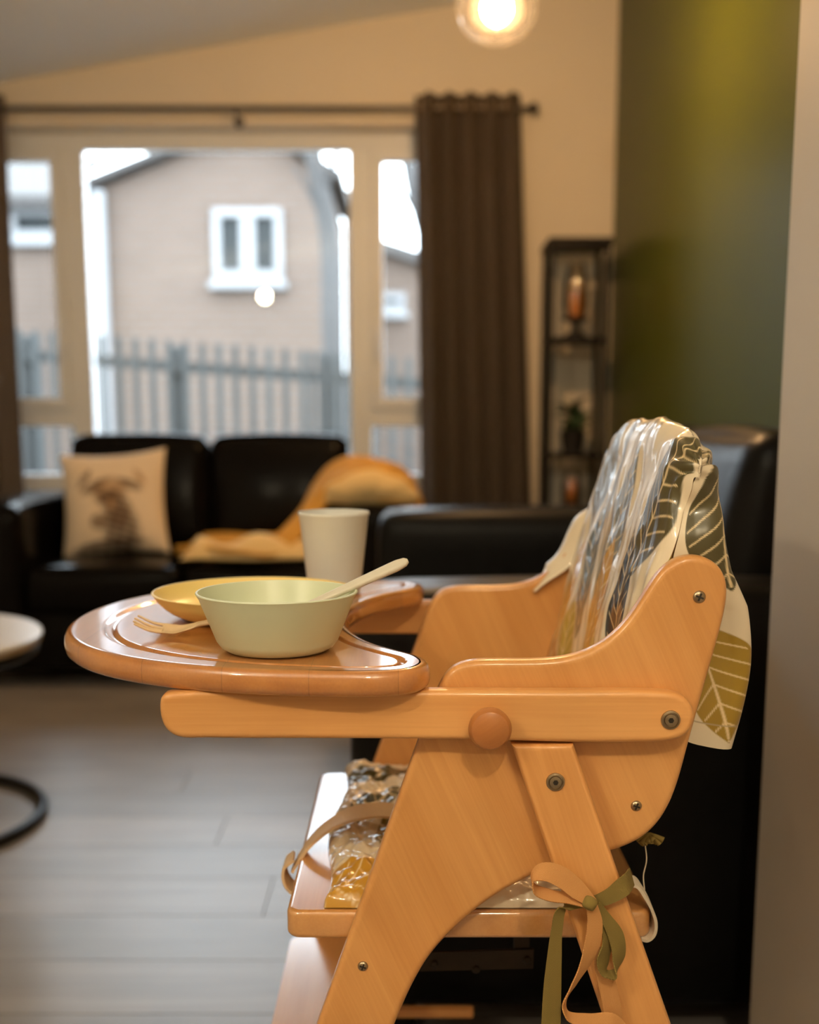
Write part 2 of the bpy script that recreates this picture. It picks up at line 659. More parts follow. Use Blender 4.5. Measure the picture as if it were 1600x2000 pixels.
def bm_tube(pts, r, seg=10, bm=None, cap=True, radii=None):
    bm = bm or bmesh.new()
    pts = [Vector(p) for p in pts]
    rings = []
    n = len(pts)
    up = Vector((0, 0, 1))
    prev = None
    for i, p in enumerate(pts):
        t = (pts[min(i + 1, n - 1)] - pts[max(i - 1, 0)]).normalized()
        if prev is None:
            a = up if abs(t.z) < 0.9 else Vector((1, 0, 0))
            s = t.cross(a).normalized()
        else:
            s = (prev - t * prev.dot(t)).normalized()
        prev = s
        q = t.cross(s)
        rr = radii[i] if radii else r
        rings.append([bm.verts.new(p + (s * math.cos(2 * math.pi * k / seg) + q * math.sin(2 * math.pi * k / seg)) * rr) for k in range(seg)])
    for a, b in zip(rings, rings[1:]):
        for k in range(seg):
            bm.faces.new((a[k], a[(k + 1) % seg], b[(k + 1) % seg], b[k]))
    if cap:
        bm.faces.new(rings[0])
        bm.faces.new(rings[-1])
    return bm


def ribbon(name, pts, wdirs, width, thick, mat, parent, n=10):
    """A flat tape following pts; wdirs gives the width direction at each control point."""
    path = catmull(pts, n)
    wd = catmull([Vector(w) for w in wdirs], n)
    wid = width if isinstance(width, (list, tuple)) else [width] * len(pts)
    ww = [v.x for v in catmull([Vector((w, 0, 0)) for w in wid], n)]
    bm = bmesh.new()
    uvl = bm.loops.layers.uv.new('UVMap')
    rows = []
    dist = 0
    M = 6
    for i, p in enumerate(path):
        if i:
            dist += (p - path[i - 1]).length
        t = (path[min(i + 1, len(path) - 1)] - path[max(i - 1, 0)]).normalized()
        w = wd[i] - t * wd[i].dot(t)
        w.normalize()
        nn = t.cross(w).normalized()
        row = []
        for side in (1, -1):
            for k in range(M + 1):
                f = k / M - 0.5
                if side < 0:
                    f = -f
                row.append((bm.verts.new(p + w * f * ww[i] + nn * (side * thick / 2)), f + 0.5, dist))
        rows.append(row)
    L = len(rows[0])
    for a, b in zip(rows, rows[1:]):
        for k in range(L):
            k2 = (k + 1) % L
            f = bm.faces.new((a[k][0], a[k2][0], b[k2][0], b[k][0]))
            for lp, src in zip(f.loops, (a[k], a[k2], b[k2], b[k])):
                lp[uvl].uv = (src[1], src[2])
    for r in (rows[0], rows[-1]):
        bm.faces.new([q[0] for q in r])
    return obj(name, bm, mat, parent, smooth=60)


def bm_cushion(sx, sy, sz, r=0.04, puff=(0, 0, 0), n=14):
    """A soft box of full size sx, sy, sz: rounded edges and bulging faces."""
    bm = bmesh.new()
    bmesh.ops.create_cube(bm, size=2)
    bmesh.ops.subdivide_edges(bm, edges=bm.edges[:], cuts=n, use_grid_fill=True)
    h = Vector((sx / 2, sy / 2, sz / 2))
    for v in bm.verts:
        c = v.co.copy()
        # denser sampling near the edges
        c = Vector([math.copysign(1 - (1 - abs(k)) ** 1.5, k) for k in c])
        p = Vector((c.x * h.x, c.y * h.y, c.z * h.z))
        q = Vector([max(-(h[i] - r), min(h[i] - r, p[i])) for i in range(3)])
        d = p - q
        if d.length > 1e-9:
            d = d.normalized() * r
        p = q + d
        e = [(1 - c[i] ** 2) for i in range(3)]
        p.x += c.x * puff[0] * e[1] * e[2]
        p.y += c.y * puff[1] * e[0] * e[2]
        p.z += c.z * puff[2] * e[0] * e[1]
        v.co = p
    return bm


def grid_obj(name, X, Y, Z, mat, parent=None, col=None, thick=0.0):
    """Mesh from 2-D numpy arrays, with an optional colour attribute named 'print'."""
    nu, nv = X.shape
    co = np.stack([X, Y, Z], -1).reshape(-1, 3)
    idx = np.arange(nu * nv).reshape(nu, nv)
    q = np.stack([idx[:-1, :-1], idx[1:, :-1], idx[1:, 1:], idx[:-1, 1:]], -1).reshape(-1, 4)
    me = bpy.data.meshes.new(name)
    me.vertices.add(len(co))
    me.vertices.foreach_set('co', co.astype(np.float32).ravel())
    me.loops.add(q.size)
    me.loops.foreach_set('vertex_index', q.astype(np.int32).ravel())
    me.polygons.add(len(q))
    me.polygons.foreach_set('loop_start', np.arange(0, q.size, 4, dtype=np.int32))
    me.polygons.foreach_set('loop_total', np.full(len(q), 4, dtype=np.int32))
    me.polygons.foreach_set('use_smooth', np.ones(len(q), dtype=bool))
    me.update(calc_edges=True)
    if col is not None:
        a = me.color_attributes.new('print', 'FLOAT_COLOR', 'POINT')
        c4 = np.concatenate([col.reshape(-1, 3), np.ones((nu * nv, 1))], 1).astype(np.float32)
        a.data.foreach_set('color', c4.ravel())
    me.materials.append(MATS[mat])
    o = bpy.data.objects.new(name, me)
    link(o, parent)
    if thick:
        md = o.modifiers.new('thickness', 'SOLIDIFY')
        md.thickness = thick
        md.offset = 0
    return o


def vnoise(x, y, s=0.0):
    """Cheap smooth pseudo-noise for numpy arrays."""
    return (np.sin(x * 1.0 + 1.3 * np.sin(y * 0.7 + s) + s * 2.1) * np.cos(y * 1.1 + 0.9 * np.sin(x * 0.8 - s) + s) +
            0.5 * np.sin(x * 2.3 - y * 1.7 + s * 3.3) * np.cos(y * 2.1 + x * 0.6 - s))


def leaf_print(U, V, leaves, ground):
    """Colours of a leaf print: leaves = (u, v, angle deg, length, width, colour, vein colour)."""
    C = np.empty(U.shape + (3,))
    C[...] = ground
    for (u, v, a, L, W, c, vc) in leaves:
        a = math.radians(a)
        du, dv = U - u, V - v
        s = (du * math.cos(a) + dv * math.sin(a)) / (L / 2)
        w = (-du * math.sin(a) + dv * math.cos(a)) / (W / 2)
        half = np.clip(1 - np.abs(s) ** 1.7, 0, 1) * (1 - 0.22 * s)
        ws = W / 2
        m = np.clip((half - np.abs(w)) * ws / .0012 + .5, 0, 1) * (np.abs(s) < 1)
        C = C * (1 - m[..., None]) + np.array(c) * m[..., None]
        if vc is not None:
            mid = np.clip((.0016 - np.abs(w * ws)) / .0010, 0, 1) * ((s > -1.12) & (s < .93)) * (np.abs(w) < np.maximum(half, .1))
            ph = (s * L / 2 - np.abs(w) * ws * 0.9) / 0.0185
            vein = np.clip((.0015 - np.abs((ph % 1.0) - 0.5) * .0185) / .0010, 0, 1) * (np.abs(w) < half * 0.9) * (np.abs(s) < 1)
            vv = np.maximum(mid, vein)[..., None]
            C = C * (1 - vv) + np.array(vc) * vv
    return C


# ================================================================== THE ROOM
YW = 5.30                 # inner face of the window wall
XG = 0.87                 # green wall
XN, YN = 0.4745, 1.55      # near right-hand wall and where it ends
XL, YB = -2.7, -3.2


def ceil_z(x):
    return 2.60 + 0.16 * x


# floor: one object with its planks as pieces
floor = struct(box('floor', XL - .2, XG + .2, YB - .2, YW + .2, -0.12, -0.012, 'joint_dark'))
pw, pl = 0.192, 1.215
bmp = bm_box(-pl / 2 + .0012, pl / 2 - .0012, -pw / 2 + .0012, pw / 2 - .0012, -0.012, 0, 0)
plank0 = None
row = 0
y = YB + pw / 2
while y < YW + .1:
    off = (row * 0.437) % 1.0 * pl
    x = XL - pl / 2 + off - 0.3
    while x < XG + pl / 2 + .1:
        if plank0 is None:
            plank0 = obj('plank', bmp, 'laminate_plank', floor, smooth=0)
            o = plank0
        else:
            o = bpy.data.objects.new('plank', plank0.data)
            link(o, floor)
        o.location = (x, y, 0)
        x += pl
    y += pw
    row += 1

# window opening in the far wall
wx0, wz0 = -2.08, 0.62
wx1 = 0.22
wz1 = P(400, 246, YW).z


def quadwall(name, outline, y0, y1, mat):
    return struct(obj(name, bm_board([Vector(p) for p in outline], y0, y1, 0), mat, None, smooth=0))


WT = 0.28


def far_wall():
    bm = bmesh.new()
    parts = [
        [(XL - .2, 0), (wx0, 0), (wx0, ceil_z(wx0) + .1), (XL - .2, ceil_z(XL - .2) + .1)],
        [(wx1, 0), (XG + .2, 0), (XG + .2, ceil_z(XG + .2) + .1), (wx1, ceil_z(wx1) + .1)],
        [(wx0, wz1), (wx1, wz1), (wx1, ceil_z(wx1) + .1), (wx0, ceil_z(wx0) + .1)],
        [(wx0, 0), (wx1, 0), (wx1, wz0), (wx0, wz0)],
    ]
    for pts in parts:
        b = bm_board([Vector(p) for p in pts], YW, YW + WT, 0)
        me = bpy.data.meshes.new('t')
        b.to_mesh(me)
        b.free()
        bm.from_mesh(me)
        bpy.data.meshes.remove(me)
    return bm


struct(obj('wall_far', far_wall(), 'wall_cream', None, smooth=0))
struct(box('wall_green', XG, XG + .15, YN - .2, YW, 0, ceil_z(XG) + .3, 'wall_green'))
struct(box('wall_right', XN, XG + .15, YB - .2, YN, 0, ceil_z(XG) + .3, 'wall_nearwhite'))
struct(box('wall_left', XL - .15, XL, YB - .2, YW, 0, 2.6, 'wall_cream'))
struct(box('wall_back', XL - .2, XG + .2, YB - .15, YB, 0, 3.0, 'wall_cream'))
struct(obj('ceiling', bm_board([Vector((XL - .3, ceil_z(XL - .3))), Vector((XG + .3, ceil_z(XG + .3))),
                                Vector((XG + .3, ceil_z(XG + .3) + .12)), Vector((XL - .3, ceil_z(XL - .3) + .12))],
                               YB - .2, YW + WT, 0), 'ceiling_white', None, smooth=0))
struct(box('baseboard_far', XL, XG, YW - .016, YW, 0, .12, 'upvc', None, .004))
struct(box('baseboard_green', XG - .016, XG, YN, YW - .016, 0, .12, 'upvc', None, .004))
struct(box('trim_1', wx0 - .02, wx1 + .02, YW - .05, YW + .12, wz0 - .03, wz0, 'upvc', None, .006))   # window board

# the window: fixed light in the middle, casements left and right
win = bpy.data.objects.new('window_1', None)
win.location = (0, YW + .12, wz0)
COL.objects.link(win)
struct(win)
FY0, FY1 = YW + .12, YW + .19


def wpx(u):
    return P(u, 560, FY0).x


def wpz(v):
    return P(400, v, FY0).z


zt = wz1
x_l0, x_l1 = wpx(135), wpx(172)
x_r0, x_r1 = wpx(684), wpx(722)
fr = bmesh.new()
zi0, zi1 = wz0 + .07, wpz(292)
for a in ((wx0, wx1, zi1, zt), (wx0, wx1, wz0, zi0), (wx0, wx0 + .06, zi0, zi1), (wx1 - .06, wx1, zi0, zi1),
          (x_l0 - .01, x_l1, zi0, zi1), (x_r0, x_r1 + .01, zi0, zi1)):
    bm_box(a[0], a[1], FY0, FY1, a[2], a[3], .004, 1, fr)
obj('window_frame', fr, 'upvc', win)


def casement(x0, x1, z0, z1):
    b = bmesh.new()
    w = .05
    for a in ((x0, x1, z0, z0 + w), (x0, x1, z1 - w, z1), (x0, x0 + w, z0 + w, z1 - w), (x1 - w, x1, z0 + w, z1 - w)):
        bm_box(a[0], a[1], FY0 - .018, FY1 - .01, a[2], a[3], .005, 1, b)
    s = obj('casement', b, 'upvc', win)
    obj('pane', bm_box(x0 + w, x1 - w, FY0 + .026, FY0 + .030, z0 + w, z1 - w), 'window_glass', s, smooth=0)
    return s


ztran = wpz(800)
c1 = casement(wx0 + .06, x_l0 - .01, ztran, wpz(292))
c2 = casement(x_r1 + .01, wx1 - .06, ztran, wpz(292))
for xa, xb in ((wx0 + .06, x_l0 - .01), (x_r1 + .01, wx1 - .06)):
    obj('transom', bm_box(xa, xb, FY0, FY1, ztran - .075, ztran, .004, 1), 'upvc', win)
    obj('pane', bm_box(xa, xb, FY0 + .026, FY0 + .030, wz0 + .07, ztran - .075), 'window_glass', win, smooth=0)
obj('pane', bm_box(x_l1, x_r0, FY0 + .026, FY0 + .030, wz0 + .07, wpz(292)), 'window_glass', win, smooth=0)
for xx, side in ((x_l0 - .035, -1), (x_r1 + .035, 1)):
    b = bm_box(xx - .012, xx + .012, FY0 - .03, FY0 - .018, 1.27, 1.34, .004)
    bm_box(xx - .008, xx + .008, FY0 - .05, FY0 - .035, 1.20, 1.33, .004, 2, b)
    obj('window_handle', b, 'upvc', win)

# ================================================================== OUTSIDE
GZ = -0.15
struct(obj('ground_outside', bm_box(-20, 14, YW + WT, 40, GZ - .2, GZ, 0, 1, bm_box(-20, XL - .35, -12, YW + WT, GZ - .2, GZ)), 'ground', None, smooth=0))


def fence():
    yf = 8.0
    z_l, z_r = P(200, 655, yf).z, P(680, 690, yf).z
    xl, xr = P(30, 700, yf).x - .3, P(690, 700, yf).x + 1.2
    t = thing('picket_fence', 'weathered grey picket fence outside the window', 'fence', ((xl + xr) / 2, yf, GZ))

    def ztop(x):
        return z_l + (z_r - z_l) * (x - P(200, 655, yf).x) / (P(680, 690, yf).x - P(200, 655, yf).x)
    bmk = bm_box(-.022, .022, -.011, .011, 0, 1.55, .004, 1)
    first = None
    x = xl
    while x < xr:
        if first is None:
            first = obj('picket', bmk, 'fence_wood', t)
            o = first
        else:
            o = bpy.data.objects.new('picket', first.data)
            link(o, t)
        o.location = (x, yf, ztop(x) - 1.55)
        x += 0.109 if not (P(575, 700, yf).x < x < P(685, 700, yf).x) else 0.062
    for dz in (.20, 1.1):
        b = bmesh.new()
        vs_ = []
        for yy in (yf + .012, yf + .05):
            for (xx, zz) in ((xl, ztop(xl) - dz), (xr, ztop(xr) - dz), (xr, ztop(xr) - dz + .07), (xl, ztop(xl) - dz + .07)):
                vs_.append(b.verts.new((xx, yy, zz)))
        for f in ((0, 1, 2, 3), (4, 7, 6, 5), (0, 4, 5, 1), (1, 5, 6, 2), (2, 6, 7, 3), (3, 7, 4, 0)):
            b.faces.new([vs_[k] for k in f])
        obj('fence_rail', b, 'fence_wood', t, smooth=0)
    for u in (55, 345, 640):
        xx = P(u, 700, yf).x
        box('fence_post', xx - .05, xx + .05, yf + .05, yf + .15, GZ, ztop(xx) - .03, 'fence_wood', t, .008)


fence()


def house_window(parent, u0, u1, v0, v1, yh, panes):
    a, c = P(u0, v1, yh), P(u1, v0, yh)
    x0, x1, z0, z1 = a.x, c.x, a.z, c.z
    w = (x1 - x0)
    b = bmesh.new()
    fw = .085
    zl, zh = z0 + fw * 1.3, z1 - fw
    segs = [(x0, x1, z0, zl), (x0, x1, zh, z1), (x0, x0 + fw, zl, zh), (x1 - fw, x1, zl, zh)]
    for k in range(1, panes):
        xm = x0 + w * k / panes
        segs.append((xm - fw * .9, xm + fw * .9, zl, zh))
    for s in segs:
        bm_box(s[0], s[1], yh - .06, yh + .02, s[2], s[3], .01, 1, b)
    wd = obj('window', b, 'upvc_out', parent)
    for k in range(panes):
        xa = x0 + w * k / panes
        box('pane', xa + fw * .8, xa + w / panes - fw * .8, yh - .012, yh - .002, z0 + fw, z1 - fw, 'house_pane', wd)
    box('sill', x0 - .04, x1 + .04, yh - .12, yh, z0 - .07, z0, 'upvc_out', wd, .01)


def houses():
    yh = 12.0
    t = thing('brick_house', 'pale brick house with a white two-pane window behind the fence', 'house', (-2.0, yh, GZ))
    e0 = P(172, 372, yh)
    e1 = P(355, 300, yh)
    sl = (e1.z - e0.z) / (e1.x - e0.x)
    xr = P(640, 400, yh).x
    xa = P(490, 300, yh).x
    za = e0.z + sl * (xa - e0.x)
    zr = P(640, 352, yh).z
    out = [(e0.x + .08, GZ), (xr, GZ), (xr, zr), (xa, za), (e0.x + .08, e0.z)]
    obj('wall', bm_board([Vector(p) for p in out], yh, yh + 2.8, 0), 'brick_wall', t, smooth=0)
    th = .06
    o2 = [(e0.x - .25, e0.z - sl * .3 + .02), (xa, za + .02), (xa, za + .02 + th), (e0.x - .25, e0.z - sl * .3 + .02 + th)]
    obj('roof_slope', bm_board([Vector(p) for p in o2], yh - .2, yh + 2.75, 0), 'roof_tile', t, smooth=0)
    o3 = [(xa, za + .02), (xr + .15, zr - .02), (xr + .15, zr - .02 + th), (xa, za + .02 + th)]
    obj('roof_slope', bm_board([Vector(p) for p in o3], yh - .2, yh + 2.75, 0), 'roof_tile', t, smooth=0)
    house_window(t, 418, 552, 408, 552, yh, 2)
    dp = P(197, 400, yh)
    obj('downpipe', bm_tube([(dp.x, yh - .12, GZ), (dp.x, yh - .12, P(197, 378, yh).z)], .075, 10), 'upvc_out', t)
    obj('gutter', bm_tube([(dp.x - .18, yh - .3, P(197, 372, yh).z), (dp.x - .18, yh + 2.7, P(197, 372, yh).z)], .08, 8), 'upvc_out', t)
    # neighbour on the left
    y2 = 14.0
    a = P(-160, 402, y2)
    c = P(178, 402, y2)
    t2 = thing('brick_house', 'brick house with a low brown roof seen through the left casement', 'house', ((a.x + c.x) / 2, y2, GZ))
    box('wall', a.x, c.x, y2, y2 + 5, GZ, a.z, 'brick_wall', t2)
    zr2 = P(60, 318, y2 + 1.6).z
    b = bmesh.new()
    pr = [(y2 - .3, a.z - .05), (y2 + 1.8, zr2), (y2 + 1.8, zr2 + .1), (y2 - .3, a.z + .07)]
    va = [b.verts.new((a.x - .2, p[0], p[1])) for p in pr]
    vb = [b.verts.new((P(118, 320, y2).x, p[0], p[1])) for p in pr]
    b.faces.new(va)
    b.faces.new(vb)
    for k in range(4):
        b.faces.new((va[k], va[(k + 1) % 4], vb[(k + 1) % 4], vb[k]))
    obj('roof_slope', b, 'roof_tile', t2, smooth=0)
    house_window(t2, 22, 140, 408, 470, y2, 1)
    # house on the right
    y3 = 15.0
    pts = [Vector((-.79, y3, P(676, 366, y3).z)), P(692, 374, y3), P(722, 486, y3), P(815, 516, y3), P(960, 560, y3)]
    t3 = thing('brick_house', 'shaded brick house with a low roof seen through the right casement', 'house', (pts[2].x, y3, GZ))
    out = [(pts[0].x, GZ), (pts[-1].x, GZ)] + [(p.x, p.z) for p in reversed(pts)]
    obj('wall', bm_board([Vector(p) for p in out], y3, y3 + 4, 0), 'brick_wall', t3, smooth=0)
    o4 = [(p.x, p.z) for p in pts[2:]] + [(p.x, p.z + .14) for p in reversed(pts[2:])]
    obj('roof_slope', bm_board([Vector(p) for p in o4], y3 - .15, y3 + 4, 0), 'roof_tile', t3, smooth=0)
    house_window(t3, 726, 792, 572, 612, y3, 1)


houses()


def bare_tree(label, u0, v0, u1, v1, yt, r0, r1, twigs):
    base = P(u0, v0, yt)
    t = thing('bare_tree', label, 'tree', (base.x, yt, GZ))
    a, c = P(u0, v0, yt), P(u1, v1, yt)
    d = (c - a)
    root = a - d * ((a.z - GZ) / d.z) if d.z > 0 else a
    root = Vector((a.x * .6 + root.x * .4, yt, GZ))
    path = catmull([root, a, a + d * .5 + Vector((.05, .1, 0)), c, c + d * .5], 6)
    n = len(path)
    obj('trunk', bm_tube(path, r0, 10, radii=[r0 + (r1 - r0) * k / (n - 1) for k in range(n)]), 'bark', t)
    rnd = random.Random(3)
    for k in range(twigs):
        p = path[int(n * (.45 + .5 * k / max(1, twigs)))]
        q = p + Vector((rnd.uniform(-.6, .6), rnd.uniform(-.4, .4), rnd.uniform(.5, 1.1)))
        obj('branch', bm_tube(catmull([p, (p + q) / 2 + Vector((rnd.uniform(-.1, .1), 0, .05)), q], 4), .03, 6,
                              radii=[.035 - .003 * j for j in range(9)]), 'bark', t)


bare_tree('bare leaning tree in front of the brick house corner', 648, 620, 612, 300, 10.5, .10, .07, 3)
bare_tree('bare tree with a forked crown beside the right curtain', 850, 620, 806, 360, 11.0, .10, .06, 4)


# ================================================================== CURTAINS
ROD_Y = YW - .115
rz = P(500, 211, ROD_Y).z
rod = thing('curtain_rod', 'dark metal curtain rod above the window', 'curtain rod', (-.8, ROD_Y, rz))
xr_end = P(1030, 207, ROD_Y).x
obj('rod', bm_tube([(-2.3, ROD_Y, rz), (xr_end, ROD_Y, rz)], .011, 12), 'rod_metal', rod)
b = bm_lathe([(0, -.005), (.012, -.005), (.012, .0), (.009, .006), (.020, .016), (.024, .028), (.018, .042), (0, .048)], 20)
obj('finial', xf(b, at(xr_end, ROD_Y, rz) @ Matrix.Rotation(math.radians(90), 4, 'Y')), 'rod_metal', rod)
for u in (460, 1012):
    xb = P(u, 211, ROD_Y).x
    b = bm_tube([(xb, YW, rz - .03), (xb, YW - .05, rz - .03), (xb, ROD_Y, rz - .014)], .007, 8)
    xf2 = bm_lathe([(0, 0), (.022, 0), (.022, .006), (0, .006)], 16)
    xf(xf2, at(xb, YW, rz - .03) @ FACE)
    me = bpy.data.meshes.new('t')
    xf2.to_mesh(me)
    xf2.free()
    b.from_mesh(me)
    obj('bracket', b, 'rod_metal', rod)


def curtain(label, xa, xb, xa2, xb2, folds, seed):
    z1, z0 = rz + .055, .06
    t = thing('curtain', label, 'curtain', ((xa + xb) / 2, ROD_Y, z0), 'grey brown eyelet curtains')
    nu, nv = 40, folds * 16
    tt = np.linspace(0, 1, nv)[None, :]
    zz = np.linspace(0, 1, nu)[:, None]
    ph = tt * folds * 2 * np.pi + seed + 0.35 * np.sin(zz * 3 + tt * 9 + seed) * (1 - zz)
    amp = .056 + .012 * (1 - zz)
    x0 = xa + (xa2 - xa) * (1 - zz)
    x1 = xb + (xb2 - xb) * (1 - zz)
    X = x0 + (x1 - x0) * tt + 0.010 * np.sin(ph * 2)
    Y = ROD_Y + amp * np.sin(ph) * 0.9 + 0.004 * np.sin(tt * 37)
    Z = z0 + (z1 - z0) * zz + 0 * tt + 0.004 * np.cos(ph)
    grid_obj('cloth', X, Y, Z, 'curtain_cloth', t, thick=.004)
    b0 = None
    for k in range(folds * 2):
        tq = (k * math.pi - seed) / (folds * 2 * math.pi)
        if not 0.02 < tq < .98:
            continue
        xx = xa + (xb - xa) * tq
        bm = bmesh.new()
        ring = [Vector((.006 * 0, .026 * math.cos(a), .026 * math.sin(a))) for a in np.linspace(0, 2 * math.pi, 25)]
        bm_tube(ring, .0055, 8, bm, cap=False)
        if b0 is None:
            b0 = obj('eyelet', bm, 'eyelet_metal', t)
            o = b0
        else:
            bm.free()
            o = bpy.data.objects.new('eyelet', b0.data)
            link(o, t)
        o.location = (xx, ROD_Y, rz)


curtain('grey brown curtain hanging right of the window by the shelf', P(808, 200, ROD_Y).x, P(1012, 200, ROD_Y).x, P(822, 960, ROD_Y).x, P(1044, 960, ROD_Y).x, 5, 0.6)
curtain('grey brown curtain at the left edge of the window', P(-230, 200, ROD_Y).x, P(6, 200, ROD_Y).x, P(-210, 930, ROD_Y).x, P(40, 930, ROD_Y).x, 4, 2.0)


# ================================================================== SOFAS
def sofa(name, label, W, M, arm_h, mat, depth=.92, backtop=.88, armw=.22, capmat=None):
    """Built facing -Y at the origin (front edge y=0, x centred), then moved by matrix M."""
    t = thing(name, label, 'sofa', M.to_translation(), 'black leather sofas')

    def part(nm, bm, mt=mat):
        return obj(nm, xf(bm, M), mt, t, smooth=60)
    x0, x1 = -W / 2, W / 2
    part('base', bm_box(x0 + .02, x1 - .02, .03, depth - .02, .06, .27, .015))
    for sx in (x0, x1 - armw):
        b = bm_cushion(armw, depth, arm_h - .05, .045, (0.008, 0.006, .012), 12)
        xf(b, at(sx + armw / 2, depth / 2, .05 + (arm_h - .05) / 2))
        part('arm', b)
    b = bm_cushion(W - 2 * armw + .04, .16, backtop - .10 - .1, .04, (0, .01, .01), 10)
    part('back_frame', xf(b, at(0, depth - .09, .1 + (backtop - .2) / 2)))
    cw = (W - 2 * armw) / 2
    for k in range(2):
        xc = x0 + armw + cw * (k + .5)
        b = bm_cushion(cw - .006, depth - .20, .17, .04, (0.0, .012, .018), 14)
        part('seat_cushion', xf(b, at(xc, .005 + (depth - .2) / 2, .345)))
        b = bm_cushion(cw - .004, .17, backtop - .43, .05, (0.0, .035, .015), 14)
        Mx = at(xc, depth - .235, .42 + (backtop - .43) / 2) @ Matrix.Rotation(math.radians(-9), 4, 'X')
        part('back_cushion', xf(b, Mx))
    for sx in (x0 + .06, x1 - .06):
        for sy in (.07, depth - .07):
            part('foot', bm_box(sx - .025, sx + .025, sy - .025, sy + .025, 0, .062, .004), 'black_metal')
    return t


W1 = 1.55
sx0 = -1.565
sofa('sofa', 'black leather sofa under the window with a cushion and throw', W1, at(sx0 + W1 / 2, 4.10, 0), .645, 'leather_black')
W2 = 1.70
M2 = at(-.085, 1.70 + W2 / 2, 0) @ Matrix.Rotation(math.radians(-90), 4, 'Z')
sofa('sofa', 'black leather sofa standing along the green wall behind the high chair', W2, M2, .695, 'leather_grey', depth=.92, backtop=.93)


# scatter cushion
def scatter():
    n = 90
    u = np.linspace(-1, 1, n)
    U, V = np.meshgrid(u, u, indexing='ij')
    S = .40
    prof = np.clip((1 - np.abs(U) ** 3.2), 0, 1) ** .55 * np.clip((1 - np.abs(V) ** 3.2), 0, 1) ** .55
    pin = 1 - .085 * (1 - V ** 2) * 1.0
    pin2 = 1 - .095 * (1 - U ** 2)
    X0 = U * S / 2 * pin
    Z0 = V * S / 2 * pin2
    bulge = .062 * prof
    base = P(228, 985, 4.50)
    t = thing('scatter_cushion', 'cream cushion printed with a brown antlered animal on the sofa', 'cushion', (base.x, 4.48, .445))
    # printed shape: head, ears and spreading antlers in brown on cream
    C = np.empty(U.shape + (3,))
    C[...] = (.80, .66, .50)
    br, dk, mid = (.11, .055, .025), (.045, .022, .012), (.42, .25, .12)

    def ell(cx, cz, rx, rz_, col, ang=0.0):
        a = math.radians(ang)
        du, dv = U - cx, V - cz
        p = (du * math.cos(a) + dv * math.sin(a)) / rx
        q = (-du * math.sin(a) + dv * math.cos(a)) / rz_
        m = np.clip((1.25 - np.sqrt(p * p + q * q)) / .5, 0, 1)[..., None] * (.75 + .25 * np.sin(U * 23 + V * 17) * np.sin(V * 29 - U * 7))[..., None]
        C[...] = C * (1 - m) + np.array(col) * m
    ell(-.02, .22, .34, .26, mid)
    ell(.18, -.60, .34, .52, dk)
    ell(.12, -.20, .26, .40, br, 8)
    ell(-.08, .06, .22, .18, br)
    ell(-.30, .30, .30, .10, br, 24)
    ell(-.52, .46, .22, .07, br, 55)
    ell(.40, .30, .26, .09, br, -26)
    ell(.58, .44, .2, .06, mid, -55)
    ell(-.26, -.42, .16, .16, br, -14)
    ell(-.10, -.88, .70, .10, dk, 4)
    ell(-.06, .30, .12, .07, (.62, .42, .25))
    ell(.02, -.08, .08, .10, mid)
    R = at(base.x, 4.47, .43 + S / 2 * .985) @ Matrix.Rotation(math.radians(-16), 4, 'X') @ Matrix.Rotation(math.radians(-4), 4, 'Y')
    R = np.array(R)
    for nm, s in (('front_cover', -1), ('back_cover', 1)):
        Y0 = s * bulge
        pts = np.stack([X0, Y0, Z0, np.ones_like(X0)], -1) @ R.T
        cc = C if s < 0 else np.full_like(C, .62) * np.array([1, .85, .65])
        grid_obj(nm, pts[..., 0], pts[..., 1], pts[..., 2], 'print_cushion', t, cc)


scatter()


